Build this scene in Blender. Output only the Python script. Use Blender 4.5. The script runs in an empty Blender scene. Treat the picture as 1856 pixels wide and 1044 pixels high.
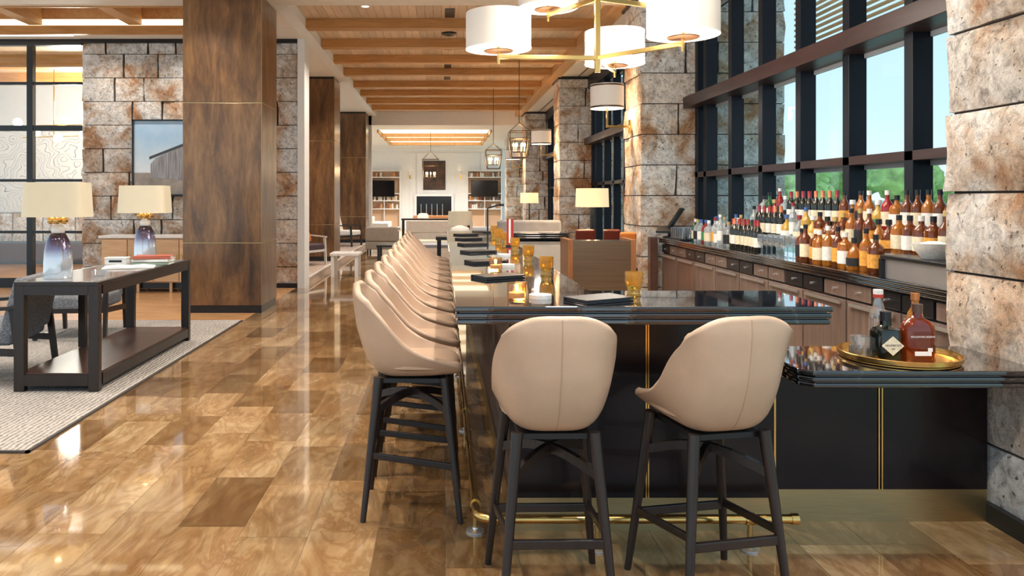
import bpy, bmesh, math, random
from mathutils import Vector, noise
R = random.Random(7)
PI = math.pi
sc = bpy.context.scene
col = sc.collection

# ------------------------------------------------------------------ camera
F = 1380.0                       # focal length in pixels of the 1856 px frame
cam = bpy.data.cameras.new('camera'); camo = bpy.data.objects.new('camera', cam); col.objects.link(camo)
camo.location = (0, 0, 1.5); camo.rotation_euler = (PI/2, 0, 0)
cam.sensor_width = 36; cam.lens = 36*F/1856
cam.shift_x = (928-802)/1856; cam.shift_y = -(522-358)/1856
cam.clip_start = .05; cam.clip_end = 600
sc.camera = camo
sc.view_settings.view_transform = 'Standard'; sc.view_settings.look = 'None'
sc.view_settings.gamma = 1; sc.view_settings.use_curve_mapping = False
sc.view_settings.exposure = 0.42

# ------------------------------------------------------------------ sky
w = bpy.data.worlds.new('sky'); sc.world = w; w.use_nodes = True
nt = w.node_tree; nt.nodes.clear()
wo = nt.nodes.new('ShaderNodeOutputWorld'); bg = nt.nodes.new('ShaderNodeBackground')
tc = nt.nodes.new('ShaderNodeTexCoord'); sp = nt.nodes.new('ShaderNodeSeparateXYZ')
rp = nt.nodes.new('ShaderNodeValToRGB')
e = rp.color_ramp.elements
e[0].position = 0.0; e[0].color = (.80, .90, .95, 1)
e[1].position = .45; e[1].color = (.40, .66, .90, 1)
x = rp.color_ramp.elements.new(.1); x.color = (.62, .83, .95, 1)
nt.links.new(tc.outputs['Generated'], sp.inputs[0]); nt.links.new(sp.outputs['Z'], rp.inputs[0])
nt.links.new(rp.outputs[0], bg.inputs[0]); bg.inputs[1].default_value = 1.05
nt.links.new(bg.outputs[0], wo.inputs[0])

# ------------------------------------------------------------------ lights of the place
def lamp(kind, loc, power, color, size=.15, rot=(0, 0, 0), spread=None, spot=None, blend=.6):
    l = bpy.data.lights.new('light', kind); l.energy = power; l.color = color
    if kind == 'AREA':
        l.shape = 'DISK'; l.size = size
        if spread: l.spread = spread
    elif kind == 'SPOT':
        l.spot_size = spot or 1.6; l.spot_blend = blend; l.shadow_soft_size = size
    else: l.shadow_soft_size = size
    o = bpy.data.objects.new('light', l); col.objects.link(o); o.location = loc; o.rotation_euler = rot
    return o
WARM = (1, .66, .34); SOFT = (1, .91, .80); NEUT = (1, .95, .90)
DOWN = []                        # recessed downlights: (x, y, z, power, colour)
for y in (1.0, 4.2, 7.2):
    for x, p in ((-1.3, 62), (.9, 66), (1.9, 38)): DOWN.append((x, y, 4.13, p, SOFT))
for y in (12.55, 15.6, 18.9, 22.2):
    for x in (-1.35, .6): DOWN.append((x, y, 4.27, 58, SOFT))
for y in (3.2, 6.0, 9.0):
    for x in (-3.2, -5.6): DOWN.append((x, y, 4.13, 46, SOFT))
for x in (-4.2, -5.4): DOWN.append((x, 12.0, 4.13, 22, SOFT))
for y in (14.6, 19.5): DOWN.append((-3.2, y, 4.13, 50, SOFT))
for x, y, z, p, c in DOWN: lamp('SPOT', (x, y, z-.015), p*4.0, c, .06, spot=2.3, blend=.9)
for y, pw_ in ((3.4, 110), (10.1, 850), (10.45, 850), (16.9, 1200), (23.7, 1200)):                     # warm grazers on the stone columns' inner faces
    lamp('SPOT', (2.25, y, 4.08), pw_, WARM, .05, rot=(0, math.radians(7), 0), spot=.9, blend=.8)

# ------------------------------------------------------------------ materials
MATS = {}
def nodes_of(name):
    m = bpy.data.materials.new(name); m.use_nodes = True
    return m, m.node_tree, m.node_tree.nodes['Principled BSDF']
def mat(name, color, rough=.5, metal=0, trans=0, emit=None, es=0, coat=0, bump=0, bscale=40, vary=0, vscale=8, stretch=None, spec=.5, ior=1.45, sheen=0):
    if name in MATS: return MATS[name]
    m, t, b = nodes_of(name); MATS[name] = m
    b.inputs['Base Color'].default_value = (*color, 1); b.inputs['Roughness'].default_value = rough
    b.inputs['Metallic'].default_value = metal; b.inputs['Transmission Weight'].default_value = trans
    b.inputs['Coat Weight'].default_value = coat; b.inputs['Coat Roughness'].default_value = .05
    b.inputs['Specular IOR Level'].default_value = spec; b.inputs['IOR'].default_value = ior
    b.inputs['Sheen Weight'].default_value = sheen
    if emit: b.inputs['Emission Color'].default_value = (*emit, 1); b.inputs['Emission Strength'].default_value = es
    tcn = t.nodes.new('ShaderNodeTexCoord'); mp = t.nodes.new('ShaderNodeMapping')
    t.links.new(tcn.outputs['Object'], mp.inputs[0])
    if stretch: mp.inputs['Scale'].default_value = stretch
    n = t.nodes.new('ShaderNodeTexNoise'); n.inputs['Scale'].default_value = vscale; n.inputs['Detail'].default_value = 5
    t.links.new(mp.outputs[0], n.inputs['Vector'])
    r = t.nodes.new('ShaderNodeValToRGB')
    v = max(vary, .02)
    r.color_ramp.elements[0].position = .3; r.color_ramp.elements[1].position = .7
    r.color_ramp.elements[0].color = (*[c*(1-v) for c in color], 1)
    r.color_ramp.elements[1].color = (*[min(1, c*(1+v)) for c in color], 1)
    t.links.new(n.outputs['Fac'], r.inputs[0]); t.links.new(r.outputs[0], b.inputs['Base Color'])
    if bump:
        n2 = t.nodes.new('ShaderNodeTexNoise'); n2.inputs['Scale'].default_value = bscale; n2.inputs['Detail'].default_value = 6
        t.links.new(mp.outputs[0], n2.inputs['Vector'])
        bn = t.nodes.new('ShaderNodeBump'); bn.inputs['Strength'].default_value = bump; bn.inputs['Distance'].default_value = .02
        t.links.new(n2.outputs['Fac'], bn.inputs['Height']); t.links.new(bn.outputs[0], b.inputs['Normal'])
    return m
def mixc(t, fac, a, b, mode='MIX'):
    n = t.nodes.new('ShaderNodeMix'); n.data_type = 'RGBA'; n.blend_type = mode
    for s, v in ((0, fac), (6, a), (7, b)):
        if isinstance(v, (int, float)): n.inputs[s].default_value = v
        elif isinstance(v, tuple): n.inputs[s].default_value = (*v, 1)
        else: t.links.new(v, n.inputs[s])
    return n.outputs[2]
def tex(t, kind, scale, vec=None, detail=6, rough=.55, dist=0):
    n = t.nodes.new('ShaderNodeTex'+kind); n.inputs['Scale'].default_value = scale
    if kind == 'Noise':
        n.inputs['Detail'].default_value = detail; n.inputs['Roughness'].default_value = rough; n.inputs['Distortion'].default_value = dist
    if vec: t.links.new(vec, n.inputs['Vector'])
    return n
def ramp(t, src, stops):
    r = t.nodes.new('ShaderNodeValToRGB'); els = r.color_ramp.elements
    while len(els) < len(stops): els.new(.5)
    for el, (p, c) in zip(els, stops):
        el.position = p; el.color = (*c, 1) if isinstance(c, tuple) else (c, c, c, 1)
    t.links.new(src, r.inputs[0]); return r.outputs[0]
def wpos(t, scale=None):
    g = t.nodes.new('ShaderNodeNewGeometry'); mp = t.nodes.new('ShaderNodeMapping')
    t.links.new(g.outputs['Position'], mp.inputs[0])
    if scale: mp.inputs['Scale'].default_value = scale
    return mp.outputs[0]
def bumpn(t, b, src, strength, dist):
    bn = t.nodes.new('ShaderNodeBump'); bn.inputs['Strength'].default_value = strength; bn.inputs['Distance'].default_value = dist
    t.links.new(src, bn.inputs['Height']); t.links.new(bn.outputs[0], b.inputs['Normal'])

def m_stone(name, pale, tan, rust, dark):
    m, t, b = nodes_of(name); p = wpos(t)
    oi = t.nodes.new('ShaderNodeObjectInfo')
    a = tex(t, 'Noise', 2.1, p, 8, .62, .6); c = tex(t, 'Noise', 9, p, 6, .7)
    base = ramp(t, a.outputs['Fac'], [(.36, rust), (.45, tan), (.56, pale), (.75, pale)])
    fine = ramp(t, c.outputs['Fac'], [(.3, .5), (.47, .95), (.7, 1.15)])
    cc = mixc(t, 1.0, base, fine, 'MULTIPLY')
    per = ramp(t, oi.outputs['Random'], [(0, (.84, .78, .72)), (.35, (1, .96, .92)), (.7, (1, 1, 1)), (1, (1.05, .9, .76))])
    cc = mixc(t, .8, cc, per, 'MULTIPLY')
    pit = tex(t, 'Noise', 30, p, 3, .6); pits = ramp(t, pit.outputs['Fac'], [(.29, 1.0), (.36, 0.0)])
    mo = tex(t, 'Noise', 15, p, 8, .75, 1.2)
    cc = mixc(t, 1.0, cc, ramp(t, mo.outputs['Fac'], [(.36, (.50, .48, .48)), (.47, (.88, .87, .87)), (.58, (1.08, 1.08, 1.08))]), 'MULTIPLY')
    cc = mixc(t, pits, cc, dark)
    t.links.new(cc, b.inputs['Base Color']); b.inputs['Roughness'].default_value = .85
    hh = mixc(t, .6, c.outputs['Fac'], tex(t, 'Noise', 26, p, 8, .75).outputs['Fac'])
    hh = mixc(t, pits, hh, (0., 0., 0.))
    bumpn(t, b, hh, 1.0, .045)
    return m
STONE = m_stone('rough_limestone', (.86, .85, .83), (.66, .53, .42), (.48, .25, .12), (.16, .11, .08))
MORTAR = mat('dark_joint', (.05, .04, .035), .95)

def m_floor():
    m, t, b = nodes_of('polished_travertine'); p = wpos(t, (1, .35, 1))
    at = t.nodes.new('ShaderNodeAttribute'); at.attribute_name = 'tone'
    sh = t.nodes.new('ShaderNodeVectorMath'); sh.operation = 'MULTIPLY_ADD'
    t.links.new(at.outputs['Color'], sh.inputs[0]); sh.inputs[1].default_value = (40, 40, 40); t.links.new(p, sh.inputs[2])
    v = sh.outputs[0]
    n1 = tex(t, 'Noise', 2.4, v, 8, .58, 1.0); n2 = tex(t, 'Noise', 14, v, 5, .6, .4)
    c = ramp(t, n1.outputs['Fac'], [(.25, (.21, .118, .052)), (.45, (.305, .192, .095)), (.60, (.39, .272, .152)), (.78, (.47, .36, .235))])
    c = mixc(t, 1.0, c, ramp(t, n2.outputs['Fac'], [(.35, .88), (.6, 1.05)]), 'MULTIPLY')
    n3 = tex(t, 'Noise', 4.5, v, 6, .6, 2.2)
    c = mixc(t, 1.0, c, ramp(t, n3.outputs['Fac'], [(.40, (1., 1., 1.)), (.48, (.80, .72, .64)), (.52, (.74, .66, .58)), (.60, (1., 1., 1.))]), 'MULTIPLY')
    s3 = t.nodes.new('ShaderNodeSeparateColor'); t.links.new(at.outputs['Color'], s3.inputs[0])
    tone = ramp(t, s3.outputs[0], [(0, (.42, .36, .30)), (.22, (.74, .66, .56)), (.6, (1.02, .97, .90)), (.85, (1.2, 1.2, 1.2)), (1, (1.55, 1.62, 1.7))])
    c = mixc(t, 1.0, c, tone, 'MULTIPLY')
    t.links.new(c, b.inputs['Base Color']); b.inputs['Roughness'].default_value = .07
    b.inputs['Coat Weight'].default_value = .6; b.inputs['Coat Roughness'].default_value = .03
    bumpn(t, b, n2.outputs['Fac'], .012, .01)
    return m
FLOOR = m_floor()
GROUT = mat('grout', (.42, .33, .22), .5)

def m_wood(name, c1, c2, rough=.4, axis='x', sc_=3.0, coat=0, streak=14):
    m, t, b = nodes_of(name)
    s = {'x': (.12, 1, 1), 'y': (1, .12, 1), 'z': (1, 1, .1)}[axis]
    p = wpos(t, tuple(k*streak/sc_ for k in s))
    oi = t.nodes.new('ShaderNodeObjectInfo')
    n1 = tex(t, 'Noise', sc_, p, 6, .6, .8)
    c = ramp(t, n1.outputs['Fac'], [(.3, c1), (.7, c2)])
    c = mixc(t, 1.0, c, ramp(t, oi.outputs['Random'], [(0, .86), (1, 1.12)]), 'MULTIPLY')
    t.links.new(c, b.inputs['Base Color']); b.inputs['Roughness'].default_value = rough; b.inputs['Coat Weight'].default_value = coat
    bumpn(t, b, n1.outputs['Fac'], .08, .004)
    return m
OAK = m_wood('oak_beam', (.42, .185, .045), (.60, .30, .095), .45, 'x')
OAKY = m_wood('oak_girder', (.52, .27, .10), (.68, .40, .18), .45, 'y')
PLANK = m_wood('whitewashed_ceiling_board', (.62, .44, .28), (.74, .56, .39), .5, 'y')
CREDENZA = m_wood('pale_oak', (.55, .33, .17), (.70, .46, .26), .4, 'x')
WOODFLOOR = m_wood('oak_floorboards', (.42, .20, .08), (.62, .35, .16), .25, 'x', 3, .3)
ESPRESSO = m_wood('espresso_wood', (.008, .005, .004), (.020, .011, .009), .35, 'z', 3, .08)
SHELFWOOD = m_wood('walnut_shelf', (.06, .026, .018), (.10, .048, .034), .3, 'y', 3, .2)

def m_bronze():
    m, t, b = nodes_of('patinated_bronze'); p = wpos(t, (1, 1, .22))
    oi = t.nodes.new('ShaderNodeObjectInfo')
    n1 = tex(t, 'Noise', 5, p, 8, .65, .5); n2 = tex(t, 'Noise', 26, p, 4, .6)
    c = ramp(t, n1.outputs['Fac'], [(.30, (.050, .022, .008)), (.45, (.14, .062, .020)), (.60, (.24, .112, .036)), (.78, (.32, .175, .075))])
    c = mixc(t, 1.0, c, ramp(t, n2.outputs['Fac'], [(.3, .75), (.7, 1.15)]), 'MULTIPLY')
    c = mixc(t, .6, c, ramp(t, oi.outputs['Random'], [(0, .7), (1, 1.2)]), 'MULTIPLY')
    t.links.new(c, b.inputs['Base Color']); b.inputs['Metallic'].default_value = .35
    b.inputs['Roughness'].default_value = .34; b.inputs['Specular IOR Level'].default_value = .8; b.inputs['Coat Weight'].default_value = .5; b.inputs['Coat Roughness'].default_value = .18
    bumpn(t, b, n1.outputs['Fac'], .06, .005)
    return m
BRONZE = m_bronze()
WHITE = mat('white_paint', (.80, .78, .75), .5)
PLASTER = mat('warm_white_plaster', (.78, .71, .62), .7, vary=.03)
PANELW = mat('panelled_white', (.78, .77, .76), .5)
BLACK = mat('black_metal', (.008, .009, .012), .35, coat=.1)
MULL = mat('blue_black_frame', (.006, .009, .016), .4, spec=.3)
WINE = m_wood('dark_stained_transom', (.022, .009, .010), (.045, .019, .017), .4, 'y', 3, .05)
BRASS = mat('brass', (.70, .44, .15), .22, 1, vary=.05)
BRASSK = mat('brushed_brass_kick', (.48, .36, .18), .34, 1, vary=.08, stretch=(1, 1, 30))
GOLD = mat('gold_tray', (.82, .48, .13), .34, 1)
STEEL = mat('brushed_steel', (.72, .71, .72), .42, 1, vary=.05)
DOORM = m_wood('smoked_oak_door', (.105, .070, .058), (.20, .140, .115), .30, 'z', 3, .2, 20)
LEATHER = mat('tan_leather', (.485, .335, .235), .38, vary=.08, vscale=5, bump=.05, bscale=260, coat=.08)
LEATHERD = mat('tan_leather_stitch', (.42, .28, .18), .6)
DARKP = mat('dark_oxblood_panel', (.006, .003, .004), .25, coat=.1, vary=.3, spec=.35)
def m_black_stone():
    m, t, b = nodes_of('polished_black_marble'); p = wpos(t)
    n1 = tex(t, 'Noise', 3.5, p, 8, .7, 2.0)
    c = ramp(t, n1.outputs['Fac'], [(.0, (.006, .006, .008)), (.60, (.010, .010, .013)), (.66, (.05, .05, .055)), (.70, (.010, .010, .012))])
    t.links.new(c, b.inputs['Base Color']); b.inputs['Roughness'].default_value = .06
    b.inputs['Coat Weight'].default_value = .8; b.inputs['Coat Roughness'].default_value = .02; b.inputs['Specular IOR Level'].default_value = .9
    return m
MARBLE = m_black_stone()
def m_glass(name, color=(.9, .95, .96), keep=.9):
    m = bpy.data.materials.new(name); m.use_nodes = True; t = m.node_tree; t.nodes.clear()
    o = t.nodes.new('ShaderNodeOutputMaterial'); mx = t.nodes.new('ShaderNodeMixShader')
    tr = t.nodes.new('ShaderNodeBsdfTransparent'); gl = t.nodes.new('ShaderNodeBsdfGlossy'); gl.inputs['Roughness'].default_value = .02
    tr.inputs[0].default_value = (*color, 1); mx.inputs[0].default_value = 1-keep
    t.links.new(tr.outputs[0], mx.inputs[1]); t.links.new(gl.outputs[0], mx.inputs[2]); t.links.new(mx.outputs[0], o.inputs[0])
    return m
PANE = m_glass('window_glass', (.93, .97, .98), .95)
def m_ware():
    m = m_glass('clear_glassware', (.90, .93, .95), .78); t = m.node_tree
    out = [n for n in t.nodes if n.type == 'OUTPUT_MATERIAL'][0]; src = out.inputs[0].links[0].from_socket
    mx = t.nodes.new('ShaderNodeMixShader'); mx.inputs[0].default_value = .08
    df = t.nodes.new('ShaderNodeBsdfTranslucent'); df.inputs[0].default_value = (.9, .92, .95, 1)
    t.links.new(src, mx.inputs[1]); t.links.new(df.outputs[0], mx.inputs[2]); t.links.new(mx.outputs[0], out.inputs[0])
    return m
CLEAR = m_ware()
AMBERG = mat('amber_glass', (.85, .52, .10), .05, trans=.75, coat=.3)
SHADE = mat('white_linen_shade', (.70, .64, .58), .8, emit=(1, .93, .84), es=.07, bump=.05, bscale=200)
SHADEC = mat('cream_linen_shade', (.66, .58, .43), .8, emit=(1, .86, .60), es=.08, bump=.08, bscale=220)
SHADEO = mat('lit_parchment_shade', (.80, .64, .42), .8, emit=(1, .74, .40), es=.55)
DIFF = mat('lit_diffuser', (.95, .92, .85), .6, emit=(1, .90, .74), es=1.0)
GLOW = mat('cove_light', (1, .9, .7), .6, emit=(1, .80, .50), es=1.6)
GLOWT = mat('tray_light', (1, .95, .8), .6, emit=(1, .86, .60), es=1.2)
BULB = mat('lit_bulb', (1, .9, .7), .5, emit=(1, .78, .45), es=9)
FLAME = mat('candle_flame', (1, .8, .5), .5, emit=(1, .62, .22), es=14)
SCREEN = mat('tv_screen', (.004, .004, .005), .12)
CREAMF = mat('cream_fabric', (.72, .66, .60), .9, bump=.2, bscale=120, vary=.06)
GREYF = mat('grey_fabric', (.36, .36, .38), .9, bump=.2, bscale=120, vary=.08)
TAUPEF = mat('taupe_fabric', (.25, .21, .17), .9, bump=.2, bscale=120, vary=.08)
TWEED = mat('grey_tweed', (.20, .21, .23), .95, bump=.5, bscale=160, vary=.55, vscale=90)
ORANGEL = mat('orange_leather', (.60, .17, .03), .4)
REDL = mat('oxblood_leather', (.12, .018, .011), .35)
YELLOWF = mat('ochre_cushion', (.52, .36, .13), .9, bump=.3, bscale=90, vary=.2, vscale=30)
PAPER = mat('white_paper', (.82, .82, .80), .6)
CREAMP = mat('cream_label', (.76, .66, .48), .6, vary=.12, vscale=60)
WHITEP = mat('white_label', (.80, .78, .74), .6, vary=.1, vscale=60)
ORANGEP = mat('orange_label', (.72, .34, .06), .6, vary=.2, vscale=50)
MARBLEW = mat('white_marble', (.80, .77, .74), .2, vary=.05)

# ------------------------------------------------------------------ mesh helpers
class MB:
    def __init__(s): s.v = []; s.f = []; s.sm = []
    def add(s, vs, fs, smooth=False):
        n = len(s.v); s.v += [tuple(q) for q in vs]; s.f += [tuple(i+n for i in f) for f in fs]; s.sm += [smooth]*len(fs); return s
    def box(s, x0, x1, y0, y1, z0, z1):
        vs = [(x, y, z) for z in (z0, z1) for y in (y0, y1) for x in (x0, x1)]
        return s.add(vs, [(0, 2, 3, 1), (4, 5, 7, 6), (0, 1, 5, 4), (2, 6, 7, 3), (0, 4, 6, 2), (1, 3, 7, 5)])
    def cbox(s, cx, cy, cz, dx, dy, dz): return s.box(cx-dx/2, cx+dx/2, cy-dy/2, cy+dy/2, cz-dz/2, cz+dz/2)
    def lathe(s, prof, n=16, cx=0, cy=0, z0=0, sq=0, smooth=True, sx=1, sy=1):
        vs = []; fs = []
        for r, z in prof:
            for k in range(n):
                a = 2*PI*(k+.5)/n
                q = 1
                if sq: q = 1/(abs(math.cos(a))**sq+abs(math.sin(a))**sq)**(1/sq)
                vs.append((cx+r*q*sx*math.cos(a), cy+r*q*sy*math.sin(a), z0+z))
        for i in range(len(prof)-1):
            for k in range(n):
                a, b = i*n+k, i*n+(k+1) % n
                fs.append((a, b, b+n, a+n))
        ring = len(prof) >= 4 and prof[0][0] > .03 and prof[-1][0] > .03 and abs(prof[0][0]-prof[-1][0]) < .03
        if ring:
            q = (len(prof)-1)*n
            fs += [(q+k, q+(k+1) % n, (k+1) % n, k) for k in range(n)]
        if not ring and prof[0][0] > 1e-6: fs.append(tuple(range(n-1, -1, -1)))
        if not ring and prof[-1][0] > 1e-6: fs.append(tuple((len(prof)-1)*n+k for k in range(n)))
        return s.add(vs, fs, smooth)
    def tube(s, pts, r, n=8, smooth=True, r2=None):
        pts = [Vector(p) for p in pts]; m = len(pts); vs = []; fs = []
        up = None
        for i, p in enumerate(pts):
            d = (pts[min(i+1, m-1)]-pts[max(i-1, 0)]).normalized()
            if up is None:
                up = Vector((0, 0, 1)) if abs(d.z) < .9 else Vector((0, 1, 0))
            u = d.cross(up).normalized(); vv = u.cross(d).normalized(); up = vv
            rr = r if r2 is None else r+(r2-r)*i/(m-1)
            for k in range(n):
                a = 2*PI*(k+.5)/n
                vs.append(p+u*rr*math.cos(a)+vv*rr*math.sin(a))
        for i in range(m-1):
            for k in range(n):
                a, b = i*n+k, i*n+(k+1) % n
                fs.append((a, b, b+n, a+n))
        fs.append(tuple(range(n-1, -1, -1))); fs.append(tuple((m-1)*n+k for k in range(n)))
        return s.add(vs, fs, smooth)
    def bar(s, a, b, w, h, w2=None, h2=None):
        """square bar from a to b"""
        a, b = Vector(a), Vector(b); d = (b-a).normalized()
        up = Vector((0, 0, 1)) if abs(d.z) < .9 else Vector((0, 1, 0))
        u = d.cross(up).normalized(); v = u.cross(d).normalized()
        w2 = w2 or w; h2 = h2 or h
        vs = [a+u*w/2*i+v*h/2*j for j in (-1, 1) for i in (-1, 1)]+[b+u*w2/2*i+v*h2/2*j for j in (-1, 1) for i in (-1, 1)]
        return s.add(vs, [(0, 2, 3, 1), (4, 5, 7, 6), (0, 1, 5, 4), (2, 6, 7, 3), (0, 4, 6, 2), (1, 3, 7, 5)])
    def prism(s, poly, z0, z1):
        n = len(poly)
        vs = [(x, y, z0) for x, y in poly]+[(x, y, z1) for x, y in poly]
        return s.add(vs, [tuple(range(n-1, -1, -1)), tuple(range(n, 2*n))]+[(i, (i+1) % n, (i+1) % n+n, i+n) for i in range(n)])
    def mesh(s, name, m, fix=True):
        me = bpy.data.meshes.new(name); me.from_pydata(s.v, [], s.f)
        if fix:
            bm = bmesh.new(); bm.from_mesh(me); bmesh.ops.recalc_face_normals(bm, faces=bm.faces); bm.to_mesh(me); bm.free()
        me.polygons.foreach_set('use_smooth', s.sm)
        if m: me.materials.append(m)
        if any(s.sm): me.set_sharp_from_angle(angle=math.radians(42))
        me.update(); return me
def link(o, parent=None):
    col.objects.link(o)
    if parent: o.parent = parent
    return o
def ob(name, mb, m, parent=None, loc=(0, 0, 0), rz=0, bevel=0, seg=2):
    me = mb if isinstance(mb, bpy.types.Mesh) else mb.mesh(name, m)
    o = bpy.data.objects.new(name, me); o.location = loc; o.rotation_euler = (0, 0, rz)
    if bevel:
        b = o.modifiers.new('bevel', 'BEVEL'); b.width = bevel; b.segments = seg; b.limit_method = 'ANGLE'; b.angle_limit = .7
    return link(o, parent)
def tag(o, label, cat, group=None):
    o['label'] = label; o['category'] = cat
    if group: o['group'] = group
    return o
def thing(name, label, cat, loc=(0, 0, 0), rz=0, group=None):
    o = bpy.data.objects.new(name, None); o.empty_display_size = .1
    o.location = loc; o.rotation_euler = (0, 0, rz); link(o)
    return tag(o, label, cat, group)
def struct(name, mb=None, m=None, label=None, cat=None):
    if mb is None:
        o = bpy.data.objects.new(name, None); link(o)
    else: o = ob(name, mb, m)
    o['kind'] = 'structure'
    if label: o['label'] = label
    if cat: o['category'] = cat
    return o
def copy_tree(o, parent=None):
    c = o.copy(); col.objects.link(c); c.parent = parent
    for ch in o.children: copy_tree(ch, c)
    return c
ORD = ['first', 'second', 'third', 'fourth', 'fifth', 'sixth', 'seventh', 'eighth', 'ninth', 'tenth', 'eleventh', 'twelfth', 'thirteenth', 'fourteenth', 'fifteenth', 'sixteenth', 'seventeenth', 'eighteenth', 'nineteenth', 'twentieth'] + ['twenty-'+k for k in ('first', 'second', 'third', 'fourth', 'fifth', 'sixth', 'seventh', 'eighth', 'ninth')] + ['thirtieth'] + ['thirty-'+k for k in ('first', 'second', 'third', 'fourth', 'fifth', 'sixth', 'seventh', 'eighth', 'ninth')]
def text_part(name, body, size, m, parent, loc, rot, extrude=.0004):
    cu = bpy.data.curves.new(name, 'FONT'); cu.body = body; cu.size = size; cu.extrude = extrude
    cu.align_x = 'CENTER'; cu.align_y = 'CENTER'; cu.materials.append(m)
    tmp = bpy.data.objects.new(name, cu); col.objects.link(tmp)
    me = bpy.data.meshes.new_from_object(tmp.evaluated_get(bpy.context.evaluated_depsgraph_get()))
    bpy.data.objects.remove(tmp); bpy.data.curves.remove(cu)
    o = bpy.data.objects.new(name, me); o.location = loc; o.rotation_euler = rot
    return link(o, parent)

# ================================================================== THE SETTING
CZ = 4.13                         # soffit height
# ---- floor: travertine tiles .305 x .61, running away from the bar's front
floor = struct('floor', MB().box(-9, 3.4, -1.5, 36.2, -.12, -.004), GROUT)
TW, TL = .305, .61
def tone_mesh(rnd):
    c = (rnd.random(), rnd.random(), rnd.random(), 1)
    b = MB().box(0, TW-.002, 0, TL-.002, -.004, 0); me = b.mesh('tile', FLOOR)
    a = me.color_attributes.new('tone', 'FLOAT_COLOR', 'CORNER')
    for d in a.data: d.color = c
    return me
tvar = [tone_mesh(R) for _ in range(30)]
tiles = []
for i in range(-17, 19):
    x0 = -2.425+(i+0)*TW+TW*0
    off = R.random()*TL
    for j in range(-4, 60):
        y0 = off+j*TL
        if y0 > 24.4 or y0 < -1.5: continue
        cx, cy = x0+TW/2, y0+TL/2
        if cx < -2.43 and cy > 9.1: continue
        if cx < -2.55 and 4.6 < cy < 9.2 and cx > -7: continue
        if .45 < cx < 2.6 and 3.9 < cy < 9.6: continue
        px = 802+F*cx/max(cy, .1)
        vis = cy > 2.75 and -70 < px < 1930
        tiles.append((cy if vis else 99+cy, x0, y0))
tiles.sort()
for d, x0, y0 in tiles[:300]: ob('tile', R.choice(tvar), None, floor, (x0, y0, 0))
rest = MB()
for d, x0, y0 in tiles[300:]: rest.box(x0, x0+TW-.002, y0, y0+TL-.002, -.004, 0)
me = rest.mesh('distant_tiles', FLOOR, fix=False)
a = me.color_attributes.new('tone', 'FLOAT_COLOR', 'CORNER')
cols = []
for k in range(len(tiles[300:])):
    c = (R.random(), R.random(), R.random(), 1); cols += list(c)*24
a.data.foreach_set('color', cols)
dt = ob('distant_tiles', me, None, floor); dt['kind'] = 'stuff'
wf = struct('floor_wood', MB().box(-9, -2.43, 9.25, 12.65, -.02, .002), WOODFLOOR)
struct('wall_partition', MB().box(-5.6, -5.5, 13.0, 17.5, 0, CZ), PLASTER)
struct('floor_meeting', MB().box(-14, -5.6, 12.66, 17.6, -.02, .002), WOODFLOOR)
pf = struct('floor_platform', MB().box(-5.6, -2.33, 12.66, 24.5, -.02, .115), m_wood('pale_platform_board', (.48, .36, .29), (.62, .50, .42), .25, 'y'))
ob('step_nosing', MB().box(-2.345, -2.315, 12.66, 24.5, .095, .121), mat('pale_nosing', (.75, .68, .62), .3), pf)

# ---- rough stone blocks
def rough_block(x0, x1, y0, y1, z0, z1, amp=.012, res=.14):
    dims = (x1-x0, y1-y0, z1-z0); n = [max(1, min(8, round(d/res))) for d in dims]
    idx = {}; vs = []; fs = []
    so = R.random()*100
    def V(i, j, k):
        key = (i, j, k)
        if key in idx: return idx[key]
        p = [x0+dims[0]*i/n[0], y0+dims[1]*j/n[1], z0+dims[2]*k/n[2]]
        onb = [(-1 if q == 0 else (1 if q == m else 0)) for q, m in zip((i, j, k), n)]
        nb = sum(1 for q in onb if q)
        d = noise.noise(Vector((p[0]*3.1+so, p[1]*3.1, p[2]*4.3)))*amp*1.5+noise.noise(Vector((p[0]*9+so, p[1]*9, p[2]*9)))*amp
        for ax in range(3):
            if onb[ax]:
                out = d if ax < 2 else 0
                if nb > 1: out -= .011 if ax < 2 else .004
                else: out += .006 if ax < 2 else 0
                p[ax] += onb[ax]*out
        idx[key] = len(vs); vs.append(tuple(p)); return idx[key]
    for k in (0, n[2]):
        for i in range(n[0]):
            for j in range(n[1]): fs.append((V(i, j, k), V(i+1, j, k), V(i+1, j+1, k), V(i, j+1, k)))
    for j in (0, n[1]):
        for i in range(n[0]):
            for k in range(n[2]): fs.append((V(i, j, k), V(i+1, j, k), V(i+1, j, k+1), V(i, j, k+1)))
    for i in (0, n[0]):
        for j in range(n[1]):
            for k in range(n[2]): fs.append((V(i, j, k), V(i, j+1, k), V(i, j+1, k+1), V(i, j, k+1)))
    return MB().add(vs, fs, True)
COURSE = .393
def zcourses(z0, z1, base=1.525):
    k = math.ceil((z0+.05-base)/COURSE); out = [z0]
    while base+k*COURSE < z1-.05: out.append(base+k*COURSE); k += 1
    return out+[z1]
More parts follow.
